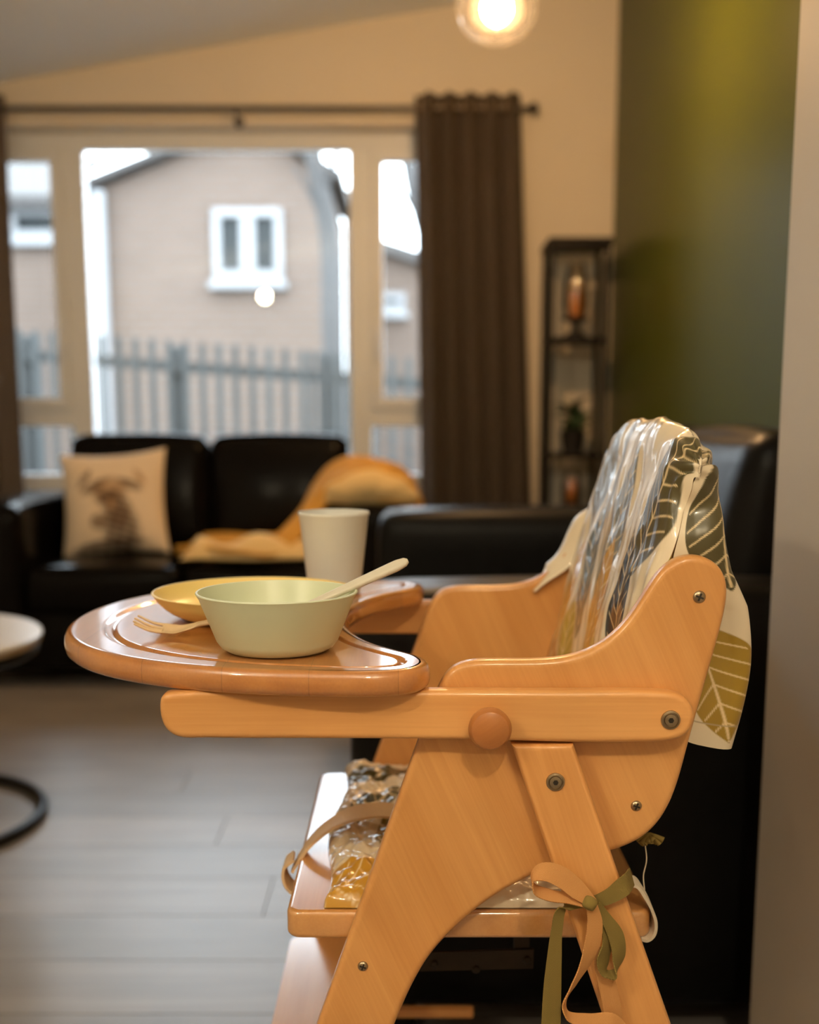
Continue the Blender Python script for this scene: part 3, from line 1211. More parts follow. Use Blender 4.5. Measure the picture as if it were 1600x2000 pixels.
# throw blanket over the sofa's right-hand arm
def throw():
    t = thing('throw_blanket', 'mustard throw blanket heaped over the sofa arm and seat', 'blanket', (-.3, 4.5, .43))
    nu, nv = 120, 70
    a = np.linspace(0, 1, nu)[:, None]
    w = np.linspace(0, 1, nv)[None, :]
    ctl = [(.035, .40), (.030, .60), (-.01, .70), (-.09, .755), (-.19, .765), (-.27, .735), (-.34, .66), (-.40, .55), (-.47, .475), (-.58, .462), (-.70, .46), (-.80, .452)]
    path = catmull([Vector((p[0], 0, p[1])) for p in ctl], 14)
    d = [0]
    for i in range(1, len(path)):
        d.append(d[-1] + (path[i] - path[i - 1]).length)
    d = np.array(d) / d[-1]
    px = np.interp(a[:, 0], d, [p.x for p in path])[:, None]
    pz = np.interp(a[:, 0], d, [p.z for p in path])[:, None]
    fold = .020 * np.sin(w * 17 + a * 5) + .012 * np.sin(w * 31 - a * 9 + 1)
    onseat = np.clip((a - .6) / .2, 0, 1)
    y0 = 4.20 - .06 * onseat + .05 * np.sin(a * 14)
    y1 = 4.78 - .10 * onseat
    Y = y0 + (y1 - y0) * w
    X = px + .02 * np.sin(w * 9 + a * 3) + .05 * (w - .5) * onseat
    hump = 1 - .35 * ((w - .45) / .55) ** 2 * np.clip(1 - np.abs(a - .35) / .35, 0, 1)
    Z = .46 + np.maximum(pz - .46, -.05) * hump + np.abs(fold) + .010
    edge = np.clip(1 - w / .12, 0, 1)
    Z = Z - .05 * edge * np.clip(1 - onseat, 0, 1)
    Z = np.maximum(Z, .462)
    grid_obj('blanket_cloth', X, Y, Z, 'throw_mustard', t, thick=.010)
    # the turned-back paler side: a half-round fold at the front of the heap and one on the seat
    al = np.linspace(0, math.pi, 50)[:, None]
    rr = np.linspace(.05, 1, 20)[None, :]
    cx, cz = -.135, .655
    X = cx + .165 * rr * np.cos(al) + .006 * np.sin(al * 9)
    Z = cz + .105 * rr * np.sin(al) * (1 + .05 * np.sin(al * 5)) - .02 * (1 - rr)
    Y = 4.185 - .05 * np.sin((rr - .05) / .95 * math.pi * .8) * np.sin(al) ** .5 + 0 * al
    grid_obj('turned_fold', X, Y, Z, 'throw_pale', t, thick=.010)
    u = np.linspace(0, 1, 60)[:, None]
    w = np.linspace(0, 1, 24)[None, :]
    X = -.80 + .48 * u + .01 * np.sin(w * 6) + 0 * w
    th = w * math.pi
    ht = .055 + .020 * np.sin(u * 13 + .6) + .02 * u
    Y = 4.19 + .06 * np.cos(th) * -1 + .015 * np.sin(u * 9)
    Z = .452 + ht * np.sin(th) * np.clip(np.minimum(u / .12, (1 - u) / .1), .12, 1) + 0.004
    grid_obj('seat_fold', X, Y, Z, 'throw_pale', t, thick=.008)


throw()

# ================================================================== COFFEE TABLE (left)
tb = P(69, 1243, 2.70)
TR = .36
tx, ty, tz = tb.x - TR, 2.70, tb.z
tab = thing('coffee_table', 'round white coffee table with a black ring base', 'table', (tx, ty, 0))
obj('table_top', xf(bm_lathe([(0, tz), (TR - .004, tz), (TR, tz - .004), (TR, tz - .010), (0, tz - .010)], 96), at(tx, ty, 0)), 'table_white', tab)
obj('table_rim', xf(bm_lathe([(0, tz - .0102), (TR - .002, tz - .0102), (TR - .004, tz - .024), (TR - .02, tz - .028), (0, tz - .028)], 96), at(tx, ty, 0)), 'table_edge', tab)
rb = P(84, 1608, 2.70)
rr_ = rb.x - tx
ring = [(tx + (rr_ - .014) * math.cos(a), ty + (rr_ - .014) * math.sin(a), .014) for a in np.linspace(0, 2 * math.pi, 73)]
obj('base_ring', bm_tube(ring, .014, 12, cap=False), 'black_metal', tab)
for a in (100, 180, 262):
    a = math.radians(a)
    px, py = tx + (rr_ - .014) * math.cos(a), ty + (rr_ - .014) * math.sin(a)
    obj('leg', bm_tube([(px, py, .02), (px, py, tz - .027)], .012, 12), 'black_metal', tab)
obj('top_ring', bm_tube([(p[0], p[1], tz - .040) for p in ring], .011, 10, cap=False), 'black_metal', tab)

# ================================================================== SHELF UNIT in the corner
shx0, shx1, shy0, shy1 = .560, .805, 4.93, 5.22
sh_top = P(1100, 468, 5.0).z
sh = thing('shelf_unit', 'tall narrow black metal shelf unit in the corner', 'shelf', ((shx0 + shx1) / 2, (shy0 + shy1) / 2, 0))
pw_ = .022
for xx in (shx0, shx1 - pw_):
    for yy in (shy0, shy1 - pw_):
        box('upright', xx, xx + pw_, yy, yy + pw_, 0, sh_top - .03, 'black_metal', sh, .002, 1)
box('top_board', shx0 - .005, shx1 + .005, shy0 - .005, shy1 + .005, sh_top - .03, sh_top, 'shelf_pane_dark', sh, .003, 1)
levels = [.12, .50, P(1100, 885, 5.0).z, P(1100, 660, 5.0).z]
for z in levels:
    box('shelf_board', shx0 + .002, shx1 - .002, shy0 + .002, shy1 - .002, z - .02, z, 'shelf_pane_dark', sh, .002, 1)
scx, scy = (shx0 + shx1) / 2, (shy0 + shy1) / 2 - .03


def lantern(label, x, y, z, h, r):
    t = thing('glass_lantern', label, 'lantern', (x, y, z))
    obj('foot', xf(bm_lathe([(0, 0), (r * .9, 0), (r * .9, .012), (r * .35, .03), (r * .3, .06), (r * 1.0, .075), (r * 1.05, .085), (0, .085)], 28), at(x, y, z)), 'pot_black', t)
    obj('glass_chimney', xf(bm_lathe([(r * .75, .086), (r * .95, .13), (r * .9, h * .7), (r * .6, h), (r * .58, h), (r * .87, h * .7), (r * .92, .13), (r * .72, .086)], 28), at(x, y, z)), 'jar_glass', t)
    obj('candle', xf(bm_lathe([(0, .086), (r * .45, .086), (r * .45, .18), (r * .40, .187), (0, .184)], 20), at(x, y, z)), 'candle_amber', t)


def pot_plant(label, x, y, z, h, n, r, seed):
    t = thing('potted_plant', label, 'plant', (x, y, z))
    obj('pot', xf(bm_lathe([(0, 0), (r * .75, 0), (r, .09), (r * 1.05, .095), (r * .9, .095), (r * .8, .08), (0, .08)], 24), at(x, y, z)), 'pot_black', t)
    rnd = random.Random(seed)
    lb = bmesh.new()
    L = .12
    vsl = []
    for k in range(7):
        s = k / 6
        wv = .024 * math.sin(math.pi * min(1, s * .95 + .04)) ** .8
        zz = L * s - .03 * s * s
        vsl.append((lb.verts.new((-wv, .05 * s * s, zz)), lb.verts.new((0, .05 * s * s - .004, zz)), lb.verts.new((wv, .05 * s * s, zz))))
    for a_, b_ in zip(vsl, vsl[1:]):
        lb.faces.new((a_[0], a_[1], b_[1], b_[0]))
        lb.faces.new((a_[1], a_[2], b_[2], b_[1]))
    first = None
    for k in range(n):
        if first is None:
            first = obj('leaf', lb, 'plant_leaf', t)
            o = first
            md = o.modifiers.new('thickness', 'SOLIDIFY')
            md.thickness = .0012
        else:
            o = bpy.data.objects.new('leaf', first.data)
            link(o, t)
            md = o.modifiers.new('thickness', 'SOLIDIFY')
            md.thickness = .0012
        a = rnd.uniform(0, 6.28)
        rad = rnd.uniform(0, r * .5)
        o.location = (x + rad * math.cos(a), y + rad * math.sin(a), z + .075 + rnd.uniform(0, h))
        o.rotation_euler = (rnd.uniform(-1.1, -.2), 0, a)
        o.scale = (1, 1, rnd.uniform(.7, 1.1))


lantern('black footed glass lantern with an amber candle on the upper shelf', scx, scy, levels[3], .30, .052)
pot_plant('bushy dark green plant in a black pot on the middle shelf', scx + .0, scy, levels[2], .10, 26, .055, 5)
lantern('small glass lantern on the lower shelf behind the sofa', scx, scy, levels[1], .22, .045)


# ================================================================== PENDANT LAMPS
def pendant(label, x, y, zbot, R, glow='bulb_glow'):
    zc = zbot + R * .80
    t = thing('pendant_lamp', label, 'lamp', (x, y, zc), 'clear glass globe pendants')
    prof = []
    for k in range(25):
        a = math.radians(-90 + 6.3 * k)
        prof.append((R * math.cos(a) if k else 0, (R * .80 if a < 0 else R * .95) * math.sin(a)))
    obj('glass_globe', xf(bm_lathe(prof, 48), at(x, y, zc)), 'lamp_glass', t)
    obj('glass_bowl', xf(bm_lathe([(0, -R * .42), (R * .3, -R * .41), (R * .52, -R * .33), (R * .62, -R * .15), (R * .62, R * .2)], 40), at(x, y, zc)), 'lamp_glass', t)
    ztop = zc + R * .95 * math.sin(math.radians(-90 + 6.3 * 24))
    obj('cap', xf(bm_lathe([(R * .5, ztop - .005), (R * .5, ztop + .02), (.03, ztop + .05), (.012, ztop + .09), (0, ztop + .09)], 32), at(x, y, 0)), 'black_metal', t)
    obj('socket', bm_tube([(x, y, ztop + .02), (x, y, zc + R * .42)], .02, 16), 'black_metal', t)
    cz = ceil_z(x)
    obj('cord', bm_tube([(x, y, ztop + .08), (x, y, cz - .01)], .003, 8), 'black_metal', t)
    obj('ceiling_rose', xf(bm_lathe([(0, -.03), (.04, -.03), (.05, -.005), (.05, .012), (0, .012)], 24), at(x, y, cz)), 'black_metal', t)
    br = R * .36
    bp = [(0, -br)] + [(br * math.cos(math.radians(a)), br * math.sin(math.radians(a))) for a in range(-75, 61, 15)] + [(.016, br * 1.15), (0, br * 1.15)]
    obj('bulb', xf(bm_lathe(bp, 24), at(x, y, zc + R * .02)), glow, t)


YP = 3.45
pb = P(970, 86, YP)
pendant('clear glass globe pendant lamp above the sofas', pb.x, YP, pb.z, P(1050, 0, YP).x - pb.x)
pendant('glass globe pendant lamp behind the viewer, glowing as a reflection in the window', -1.33, -.40, 1.93, .12, 'bulb_glow_kitchen')
pendant('glass globe pendant lamp hanging over the kitchen behind the viewer', .22, -.55, 1.98, .12, 'bulb_glow_kitchen')

# ================================================================== HIGH CHAIR
YC = 1.26                         # middle of the chair across its width
hc = thing('high_chair', 'folding pine high chair with a rounded wooden tray', 'high chair', (0.03, YC, 0))

ypan0, ypan1 = 1.020, 1.040       # side panels
yr0, yr1 = 0.998, 1.0185          # rails and rear legs, just outside the panels


def pxz(u, v, y):
    p = P(u, v, y)
    return Vector((p.x, 0, p.z))


def extrap(a, b, z):
    t = (z - a.z) / (b.z - a.z)
    return a + (b - a) * t


fe_a, fe_b = pxz(815, 1455, ypan0), pxz(622, 1995, ypan0)
foot_f = extrap(fe_a, fe_b, 0.0)
arc = [pxz(u, v, ypan0) for u, v in
       [(850, 1360), (866, 1325), (882, 1304), (908, 1294), (960, 1291), (1040, 1291), (1105, 1286), (1165, 1266), (1212, 1230), (1250, 1180),
        (1282, 1128), (1305, 1102), (1340, 1085), (1378, 1087), (1408, 1105), (1423, 1138), (1420, 1182), (1400, 1262), (1375, 1350), (1347, 1450),
        (1322, 1540), (1301, 1588), (1267, 1630), (1228, 1653), (1192, 1665), (1120, 1682), (1060, 1702), (1030, 1717), (967, 1751), (905, 1799), (840, 1867), (803, 1930), (772, 2000)]]
curve = catmull([fe_a] + arc, 5)
back_b = arc[-1]
foot_b = Vector((foot_f.x + .062, 0, 0))
midb = extrap(back_b, foot_b, .2)
ff1 = foot_f + (fe_a - foot_f).normalized() * .022
panel2d = [Vector((p.x, p.z)) for p in dedupe([foot_f + Vector((.018, 0, 0)), ff1] + curve + [midb, foot_b + (midb - foot_b).normalized() * .012, foot_b - Vector((.012, 0, 0))])]
obj('side_panel', bm_round_board(panel2d, ypan0, ypan1, .0055, 4, .004, 9), 'pine_panel', hc)
obj('side_panel', mirror_y(bm_round_board(panel2d, ypan0, ypan1, .0055, 4, .004, 9), YC), 'pine_panel_far', hc)

rail_px = [(311, 1372), (313, 1402), (323, 1426), (346, 1441), (400, 1443), (650, 1444), (900, 1446), (1160, 1452), (1250, 1451), (1308, 1448), (1342, 1436), (1358, 1404),
           (1349, 1372), (1324, 1356), (1290, 1352), (1100, 1351), (800, 1350), (560, 1352), (330, 1354), (315, 1358)]
rail2d = [Vector((p.x, p.z)) for p in dedupe(catmull([pxz(u, v, yr0) for u, v in rail_px], 4, closed=True))]
obj('arm_rail', bm_round_board(rail2d, yr0, yr1, .005, 4, .003, 3), 'pine_rail', hc)
obj('arm_rail', mirror_y(bm_round_board(rail2d, yr0, yr1, .005, 4, .003, 3), YC), 'pine_rail', hc)

rl_a, rl_b = pxz(1000, 1456, yr0), pxz(1174, 1973, yr0)
rr_a, rr_b = pxz(1121, 1455, yr0), pxz(1311, 2000, yr0)
leg2d = [Vector((p.x, p.z)) for p in (rl_a, rr_a, extrap(rr_a, rr_b, 0), extrap(rl_a, rl_b, 0))]
obj('rear_leg', bm_round_board(leg2d, yr0, yr1, .005, 4), 'pine_leg', hc)
obj('rear_leg', mirror_y(bm_round_board(leg2d, yr0, yr1, .005, 4), YC), 'pine_leg', hc)

# seat
ZS = .499
sy0, sy1 = ypan1 + .0015, 2 * YC - ypan1 - .0015
seat_xl, seat_xr = P(560, 1775, 1.05).x, P(1272, 1785, 1.05).x
bm = bm_box(seat_xl, seat_xr, sy0, sy1, ZS - .027, ZS, 0)
ve = [e for e in bm.edges if abs(e.verts[0].co.z - e.verts[1].co.z) > .01]
bmesh.ops.bevel(bm, geom=ve, offset=.014, segments=5, affect='EDGES', profile=.5)
he = [e for e in bm.edges if abs(e.verts[0].co.z - e.verts[1].co.z) < 1e-6 and abs(e.calc_face_angle(0)) > 1]
bmesh.ops.bevel(bm, geom=he, offset=.005, segments=3, affect='EDGES', profile=.5)
obj('seat', bm, 'pine_seat', hc)

# back board inside the cover
bb = [Vector(p) for p in ((.160, ZS), (.178, ZS), (.262, .895), (.244, .895))]
obj('backrest', bm_board(bb, sy0 + .020, sy1 - .020, .004, 2), 'pine_seat', hc)

# footrest board and its side rail
fxl, fxr = P(568, 1840, 1.465).x, -.045
bm = bm_box(fxl, fxr, sy0, sy1, .253, .277, 0)
ve = [e for e in bm.edges if abs(e.verts[0].co.z - e.verts[1].co.z) > .01]
bmesh.ops.bevel(bm, geom=ve, offset=.02, segments=5, affect='EDGES', profile=.5)
obj('footrest', bm, 'pine_seat', hc)
fs = [P(700, 1982, 1.475), P(925, 1964, 1.475)]
obj('footrest_rail', bm_box(fs[0].x - .05, fs[1].x, 1.462, 1.4785, fs[1].z - .012, fs[1].z, .003), 'pine_rail', hc)
# folding bracket under the seat
b0, b1 = P(800, 1880, 1.16), P(1042, 1858, 1.16)
bm = bm_board([Vector((b0.x - .03, b0.z - .010)), Vector((b1.x, b1.z - .018)), Vector((b1.x, b1.z + .003)), Vector((b0.x - .03, b0.z + .010))], 1.158, 1.161, 0)
br_ = obj('folding_bracket', bm, 'bracket_metal', hc)
for u, v in ((1030, 1874), (930, 1893), (848, 1882)):
    p = P(u, v, 1.158)
    obj('rivet', xf(bm_lathe([(0, .003), (.003, .0024), (.0045, 0)], 14), at(p.x, 1.158, p.z) @ FACE), 'bracket_metal', br_)
box('bracket_post', b1.x - .020, b1.x - .004, 1.161, 1.165, b1.z - .018, ZS - .027, 'bracket_metal', hc)

# knob
kp = P(957, 1423, .985)
kr = .0185
kprof = [(0, .019), (kr * .55, .0182), (kr * .85, .0155), (kr, .0105), (kr * .98, .006), (kr * .85, .002), (kr * .6, 0), (.008, -.002), (.008, -.006), (0, -.006)]
obj('knob', xf(bm_lathe(kprof, 40), at(kp.x, .9935, kp.z) @ FACE), 'knob_wood', hc)
obj('knob', xf(bm_lathe(kprof, 40), at(kp.x, 2 * YC - .9935, kp.z) @ Matrix.Rotation(math.radians(-90), 4, 'X')), 'knob_wood', hc)


def phillips(u, v, yf, r):
    p = P(u, v, yf)
    s = obj('screw', xf(bm_lathe([(0, .0022), (r * .5, .0020), (r * .85, .0012), (r, 0), (r, -.002), (0, -.002)], 24), at(p.x, yf, p.z) @ FACE), 'screw_metal', hc)
    b = bm_box(-r * .62, r * .62, -.0026, 0, -r * .14, r * .14)
    bm_box(-r * .14, r * .14, -.0027, 0, -r * .62, r * .62, 0, 1, b)
    obj('cross_slot', xf(b, at(p.x, yf, p.z) @ Matrix.Rotation(.35, 4, 'Y')), 'slot_dark', s, smooth=0)


def hexbolt(u, v, yf, r):
    p = P(u, v, yf)
    M = at(p.x, yf, p.z) @ FACE
    s = obj('bolt', xf(bm_lathe([(0, .0026), (r * .40, .0026), (r * .62, .0022), (r * .68, .0008), (r * .78, .0006), (r * .82, .0018), (r * .96, .0014), (r, 0), (r, -.003), (0, -.003)], 32), M), 'screw_metal', hc)
    obj('hex_socket', xf(bm_lathe([(0, .0028), (r * .30, .0028), (r * .30, .0010), (0, .0010)], 6), M), 'slot_dark', s, smooth=0)


phillips(1366, 1166, ypan0, .0056)
phillips(1243, 1574, ypan0, .0050)
phillips(709, 1887, ypan0, .0048)
hexbolt(1310, 1406, yr0, .0085)
hexbolt(1085, 1527, yr0, .0082)

# tray
ZT0 = .7165
ZT = ZT0 + .0225
half = [(-.356, 0), (-.350, .065), (-.330, .130), (-.292, .190), (-.232, .240), (-.160, .271), (-.080, .285), (-.025, .286), (.006, .272), (.018, .245), (.012, .212),
        (-.010, .182), (-.032, .150), (-.052, .100), (-.063, .050), (-.066, 0)]
ctl = [Vector((x, YC - d, 0)) for x, d in half] + [Vector((x, YC + d, 0)) for x, d in reversed(half[1:-1])]
outl = dedupe(catmull(ctl, 9, closed=True))
NO = len(outl)
nrm = []
for i in range(NO):
    t = (outl[(i + 1) % NO] - outl[i - 1]).normalized()
    nrm.append(Vector((-t.y, t.x, 0)))
cen = Vector((-.18, YC, 0))
if nrm[0].dot(cen - outl[0]) < 0:
    nrm = [-n for n in nrm]


def tray_mesh():
    bm = bmesh.new()
    prof = [(.030, ZT0), (.0075, ZT0), (.0040, ZT0 + .0010), (.0016, ZT0 + .0032), (.0004, ZT0 + .0065), (0, ZT0 + .0110), (.0005, ZT0 + .0160), (.0018, ZT0 + .0195), (.0040, ZT - .0010), (.0068, ZT - .0001),
            (.0100, ZT), (.0115, ZT), (.0272, ZT),
            (.0285, ZT), (.0300, ZT - .0010), (.0315, ZT - .0032), (.0345, ZT - .0040), (.0370, ZT - .0030), (.0385, ZT - .0006), (.0395, ZT - .0004), (.0408, ZT - .0004)]
    rings = []
    for ins, z in prof:
        kk = [1.0 if ins < .011 else (1.32 - .60 * min(1, max(0, (outl[i].x + .34) / .28))) for i in range(NO)]
        rings.append([bm.verts.new((outl[i] + nrm[i] * ins * kk[i]).to_tuple()[:2] + (z,)) for i in range(NO)])
    for a, b in zip(rings, rings[1:]):
        for i in range(NO):
            j = (i + 1) % NO
            bm.faces.new((a[i], a[j], b[j], b[i]))
    bm.faces.new(rings[0])
    bm.faces.new(rings[-1])
    return bm


obj('tray', tray_mesh(), 'pine_tray', hc, smooth=50)

# crotch strap over the front edge of the seat
sp = [(800, 1592, 1.235), (745, 1582, 1.225), (690, 1590, 1.215), (645, 1612, 1.205), (610, 1642, 1.195), (587, 1672, 1.19), (573, 1696, 1.19)]
pts = [P(*q) for q in sp]
wd = [Vector((0, 1, .25))] * 3 + [Vector((0.1, 1, .15))] * 4
ribbon('crotch_strap', pts, wd, .026, .003, 'strap_cream', hc)
pe = pts[-1]
ribbon('strap_loop', [pe + Vector((.001, -.001, .014)), pe + Vector((-.008, -.002, .006)), pe + Vector((-.007, -.002, -.012)), pe + Vector((.003, 0, -.022)), pe + Vector((.013, 0, -.010)), pe + Vector((.012, 0, .006))],
       [Vector((0, 1, 0))] * 6, .032, .003, 'strap_cream', hc)

# ================================================================== PADDED COVER ON THE HIGH CHAIR
cover = thing('seat_cover', 'glossy leaf print padded cover draped over the high chair back and seat', 'seat cover', (.2, YC, ZS))
CREAM = (.80, .68, .50)
OLIVE, OLV = (.26, .165, .014), (.80, .62, .36)
DARK = (.070, .056, .014)
NAVY = (.012, .020, .028)
MUST = (.58, .30, .035)
BROWN = (.40, .19, .055)

NU, NV = 560, 440


def cover_surface():
    hw, ext, rc = .213, .056, .012   # half width across the chair, wrap round the ends, corner radius
    amax = hw + ext
    a = np.linspace(-amax, amax, NV)[None, :]
    ab, sg = np.abs(a), np.sign(a)
    # front sheet rises, passes over the top, back sheet hangs to the hem
    ctl = [(.150, .520), (.158, .560), (.172, .640), (.192, .740), (.214, .830), (.229, .888), (.238, .918), (.253, .932), (.269, .920), (.277, .890), (.281, .850),
           (.290, .810), (.299, .770), (.304, .730), (.302, .690), (.296, .650)]
    path = catmull([Vector((q[0], 0, q[1])) for q in ctl], 16)
    d = [0.0]
    for i in range(1, len(path)):
        d.append(d[-1] + (path[i] - path[i - 1]).length)
    L = d[-1]
    s = np.linspace(0, L, NU)
    px = np.interp(s, d, [p.x for p in path])[:, None]
    pz = np.interp(s, d, [p.z for p in path])[:, None]
    S = s[:, None] + 0 * a
    itop = int(np.argmax(pz[:, 0]))
    stop = s[itop]
    xm = .172 + (.2535 - .172) * (pz - .62) / (.932 - .62)        # plane of the side seams
    front = (np.arange(NU) <= itop)[:, None]
    # round the corner, then run along the end of the sleeve towards the seam
    t1 = np.clip((ab - (hw - rc)) / (rc * math.pi / 2), 0, 1) * math.pi / 2
    side = np.clip(ab - (hw - rc) - rc * math.pi / 2, 0, None)
    q = rc * (1 - np.cos(t1)) + side
    yy = np.minimum(ab, hw - rc) + rc * np.sin(t1)
    upper = np.clip((pz - .785) / .035, 0, 1)
    lim = np.abs(px - xm) * np.where(front, 1.0, 1.0)
    lim_low = ext * .92 + 0 * pz
    limit = np.where(front, lim, lim * upper + lim_low * (1 - upper))
    qq = limit * np.tanh(q / np.maximum(limit, 1e-4) * 1.6)
    X = np.where(front, px + qq, px - qq)
    edge = np.clip(yy / hw, 0, 1)
    w = sg * edge
    crown = .016 * (1 - w ** 2) - .024 * np.clip((edge - .70) / .30, 0, 1) ** 1.5 - .008 * np.clip(q / .02, 0, 1)
    topw = np.clip((pz - .70) / (.932 - .70), 0, 1)
    Z = pz + crown * topw ** 1.5
    Y = YC + sg * yy + 0 * pz
    near_edge = np.clip((edge - .8) / .2, 0, 1)
    gath = np.exp(-((pz - .895) / .022) ** 2) * near_edge
    Y = Y - sg * .012 * gath
    isfront = np.where(front, 1.0, 0.0)
    fl = (1 - isfront) * (1 - upper)
    # soft drape of the hanging back flap
    X = X + fl * (.005 * np.sin(w * 7 + 1.0 + Z * 9) + .003 * np.sin(w * 15 - 2 + Z * 14)) * np.clip((.90 - Z) / .1, 0, 1) * np.clip(1 - q / .02, 0, 1)
    Y = Y + fl * sg * (-.004 * np.sin(Z * 34 + 1) - .006 * np.clip((.86 - Z) / .2, 0, 1)) * np.clip(q / .01, 0, 1)
    Z = Z + fl * .012 * np.clip(q / ext, 0, 1) * np.clip((.75 - Z) / .1, 0, 1)
    cr = .0030 * vnoise(S * 20 + w * 2, w * 6 + S * 9, .4) + .0016 * vnoise(S * 16 - w * 5, w * 9 - S * 14, 1.9) + .0007 * vnoise(S * 60, w * 17 + S * 22, 2.7)
    X = X + isfront * cr * np.clip((S - .02) / .06, 0, 1) * np.clip(1 - q / .02, 0, 1)
    # pleats drawn together at the end gather
    rad = np.sqrt((S - stop) ** 2 + ((hw - yy) * .8) ** 2 + 1e-6)
    ang = np.arctan2(S - stop, (hw - yy) * .8 + .004)
    fan = .0024 * np.sin(ang * 13) * np.exp(-(rad / .05) ** 2) * np.clip(rad / .012, 0, 1)
    X = X + fan * np.where(front, -1, 1)
    Z = Z + fan + .0022 * vnoise(w * 8, S * 40, 3) * np.exp(-((S - stop) / .05) ** 2)
    Y = Y - sg * np.abs(fan) * 1.2
    U = S - stop                       # < 0 on the front, > 0 on the back
    V = a + 0 * S
    GREY = (.22, .22, .20)
    leaves = [
        # front sheet, seen between the side panels
        (-.060, -.175, -16, .185, .075, DARK, OLV), (-.110, -.030, -12, .17, .070, GREY, OLV),
        (-.165, .070, 10, .165, .075, (.11, .12, .10), OLV), (-.205, -.030, -8, .170, .075, MUST, OLV),
        (-.175, -.140, 14, .150, .060, NAVY, OLV), (-.260, .105, 6, .150, .070, (.40, .32, .05), OLV),
        (-.280, -.090, 16, .150, .060, (.42, .33, .04), OLV), (-.300, .175, 8, .120, .060, BROWN, OLV), (-.205, .165, -10, .130, .06, MUST, OLV),
        (-.320, .020, 0, .120, .06, BROWN, OLV), (-.070, .120, -25, .15, .06, (.28, .28, .27), None), (-.055, .045, 20, .13, .05, (.36, .35, .33), None),
        (-.018, .180, 40, .05, .03, (.06, .045, .02), None),
        # near end of the sleeve
        (-.130, -.226, 4, .075, .030, (.42, .36, .03), OLV), (-.100, -.250, 24, .05, .024, (.36, .30, .03), OLV),
        # over the top and down the back
        (.075, -.205, -6, .130, .075, DARK, OLV), (.050, -.090, -30, .13, .06, DARK, OLV),
        (.225, -.232, 20, .135, .075, (.37, .225, .014), OLV), (.165, -.05, -40, .13, .06, OLIVE, OLV), (.185, .10, 30, .13, .05, DARK, OLV),
        (.05, .08, 10, .13, .05, OLIVE, OLV), (.240, .05, 80, .12, .05, MUST, OLV),
    ]
    C = leaf_print(U, V, leaves, CREAM)
    hem = np.abs(S - (L - .022)) < .0008
    C[hem] = (.45, .34, .2)
    o = grid_obj('back_cover', X, Y, Z, 'print_pvc', cover, C)
    return o


cover_surface()


def far_flap():
    # cover folded out over the far wing
    ys = np.linspace(0, 1, 24)[None, :]
    pts = [(1040, 1150), (1085, 1122), (1118, 1082), (1142, 1042), (1165, 1010), (1190, 985)]
    path = catmull([P(u, v, 1.498) for u, v in pts], 8)
    px = np.array([p.x for p in path])[:, None]
    pz = np.array([p.z for p in path])[:, None]
    th = ys * math.pi * .8
    tpr = np.clip(np.linspace(0, 4, len(path)), .15, 1)[:, None]
    X = px - .020 * tpr * np.sin(th) + .01 * (1 - np.cos(th)) * .4
    Z = pz + .013 * tpr * np.sin(th) - .020 * (ys ** 2) + .004 * np.sin(np.linspace(0, 12, len(path)))[:, None]
    Y = 1.470 + .058 * ys + 0 * px
    C = np.empty(X.shape + (3,))
    C[...] = CREAM
    grid_obj('side_flap', X, Y, Z, 'print_pvc', cover, C, thick=.002)


far_flap()


def seat_pad():
    nu, nv = 240, 240
    x0, x1 = P(628, 1775, 1.058).x, .150
    u = np.linspace(0, 1, nu)[:, None]
    w = np.linspace(0, 1, nv)[None, :]
    X = x0 + (x1 - x0) * u + 0 * w
    Y = 1.047 + (1.474 - 1.047) * w + 0 * u
    ed = np.clip(np.minimum(np.minimum(u, 1 - u) * (x1 - x0), np.minimum(w, 1 - w) * .427) / .022, 0, 1)
    puff = np.sqrt(1 - (1 - ed) ** 2)
    cr = .0030 * vnoise(X * 90, Y * 70, .7) + .0022 * vnoise(X * 180 + Y * 60, Y * 150, 2.2) + .003 * vnoise(X * 40 + 2, Y * 34, 5)
    X = X + .006 * np.sin(w * 9 + .5) * (1 - u)
    Z = ZS + .0015 + .016 * puff + cr * puff
    lv = [(x0 + .030, 1.072, 22, .19, .095, MUST, OLV), (x0 + .07, 1.20, 100, .13, .05, OLIVE, OLV), (x0 + .05, 1.32, 60, .13, .055, (.10, .10, .06), OLV),
          (x0 + .04, 1.42, 20, .12, .055, DARK, None), (x0 + .13, 1.12, -30, .12, .05, OLIVE, OLV), (x0 + .15, 1.3, 20, .14, .05, MUST, OLV), (x0 + .015, 1.255, 90, .07, .03, (.35, .25, .12), OLV)]
    C = leaf_print(X, Y, lv, CREAM)
    Zb = np.full_like(Z, ZS + .0008)
    Xa = np.concatenate([X, X[::-1]], 0)
    Ya = np.concatenate([Y, Y[::-1]], 0)
    Za = np.concatenate([Z, Zb[::-1]], 0)
    Ca = np.concatenate([C, C[::-1]], 0)
    grid_obj('seat_pad', Xa, Ya, Za, 'print_pvc', cover, Ca)


seat_pad()

# tape ties knotted round the near rear leg
YT = .990


def tp(lst, dy=0.0):
    return [P(u, v, YT + dy + (e[0] if e else 0)) for u, v, *e in lst]


VX = Vector((1, 0, 0))
YX = Vector((0, 1, 0))
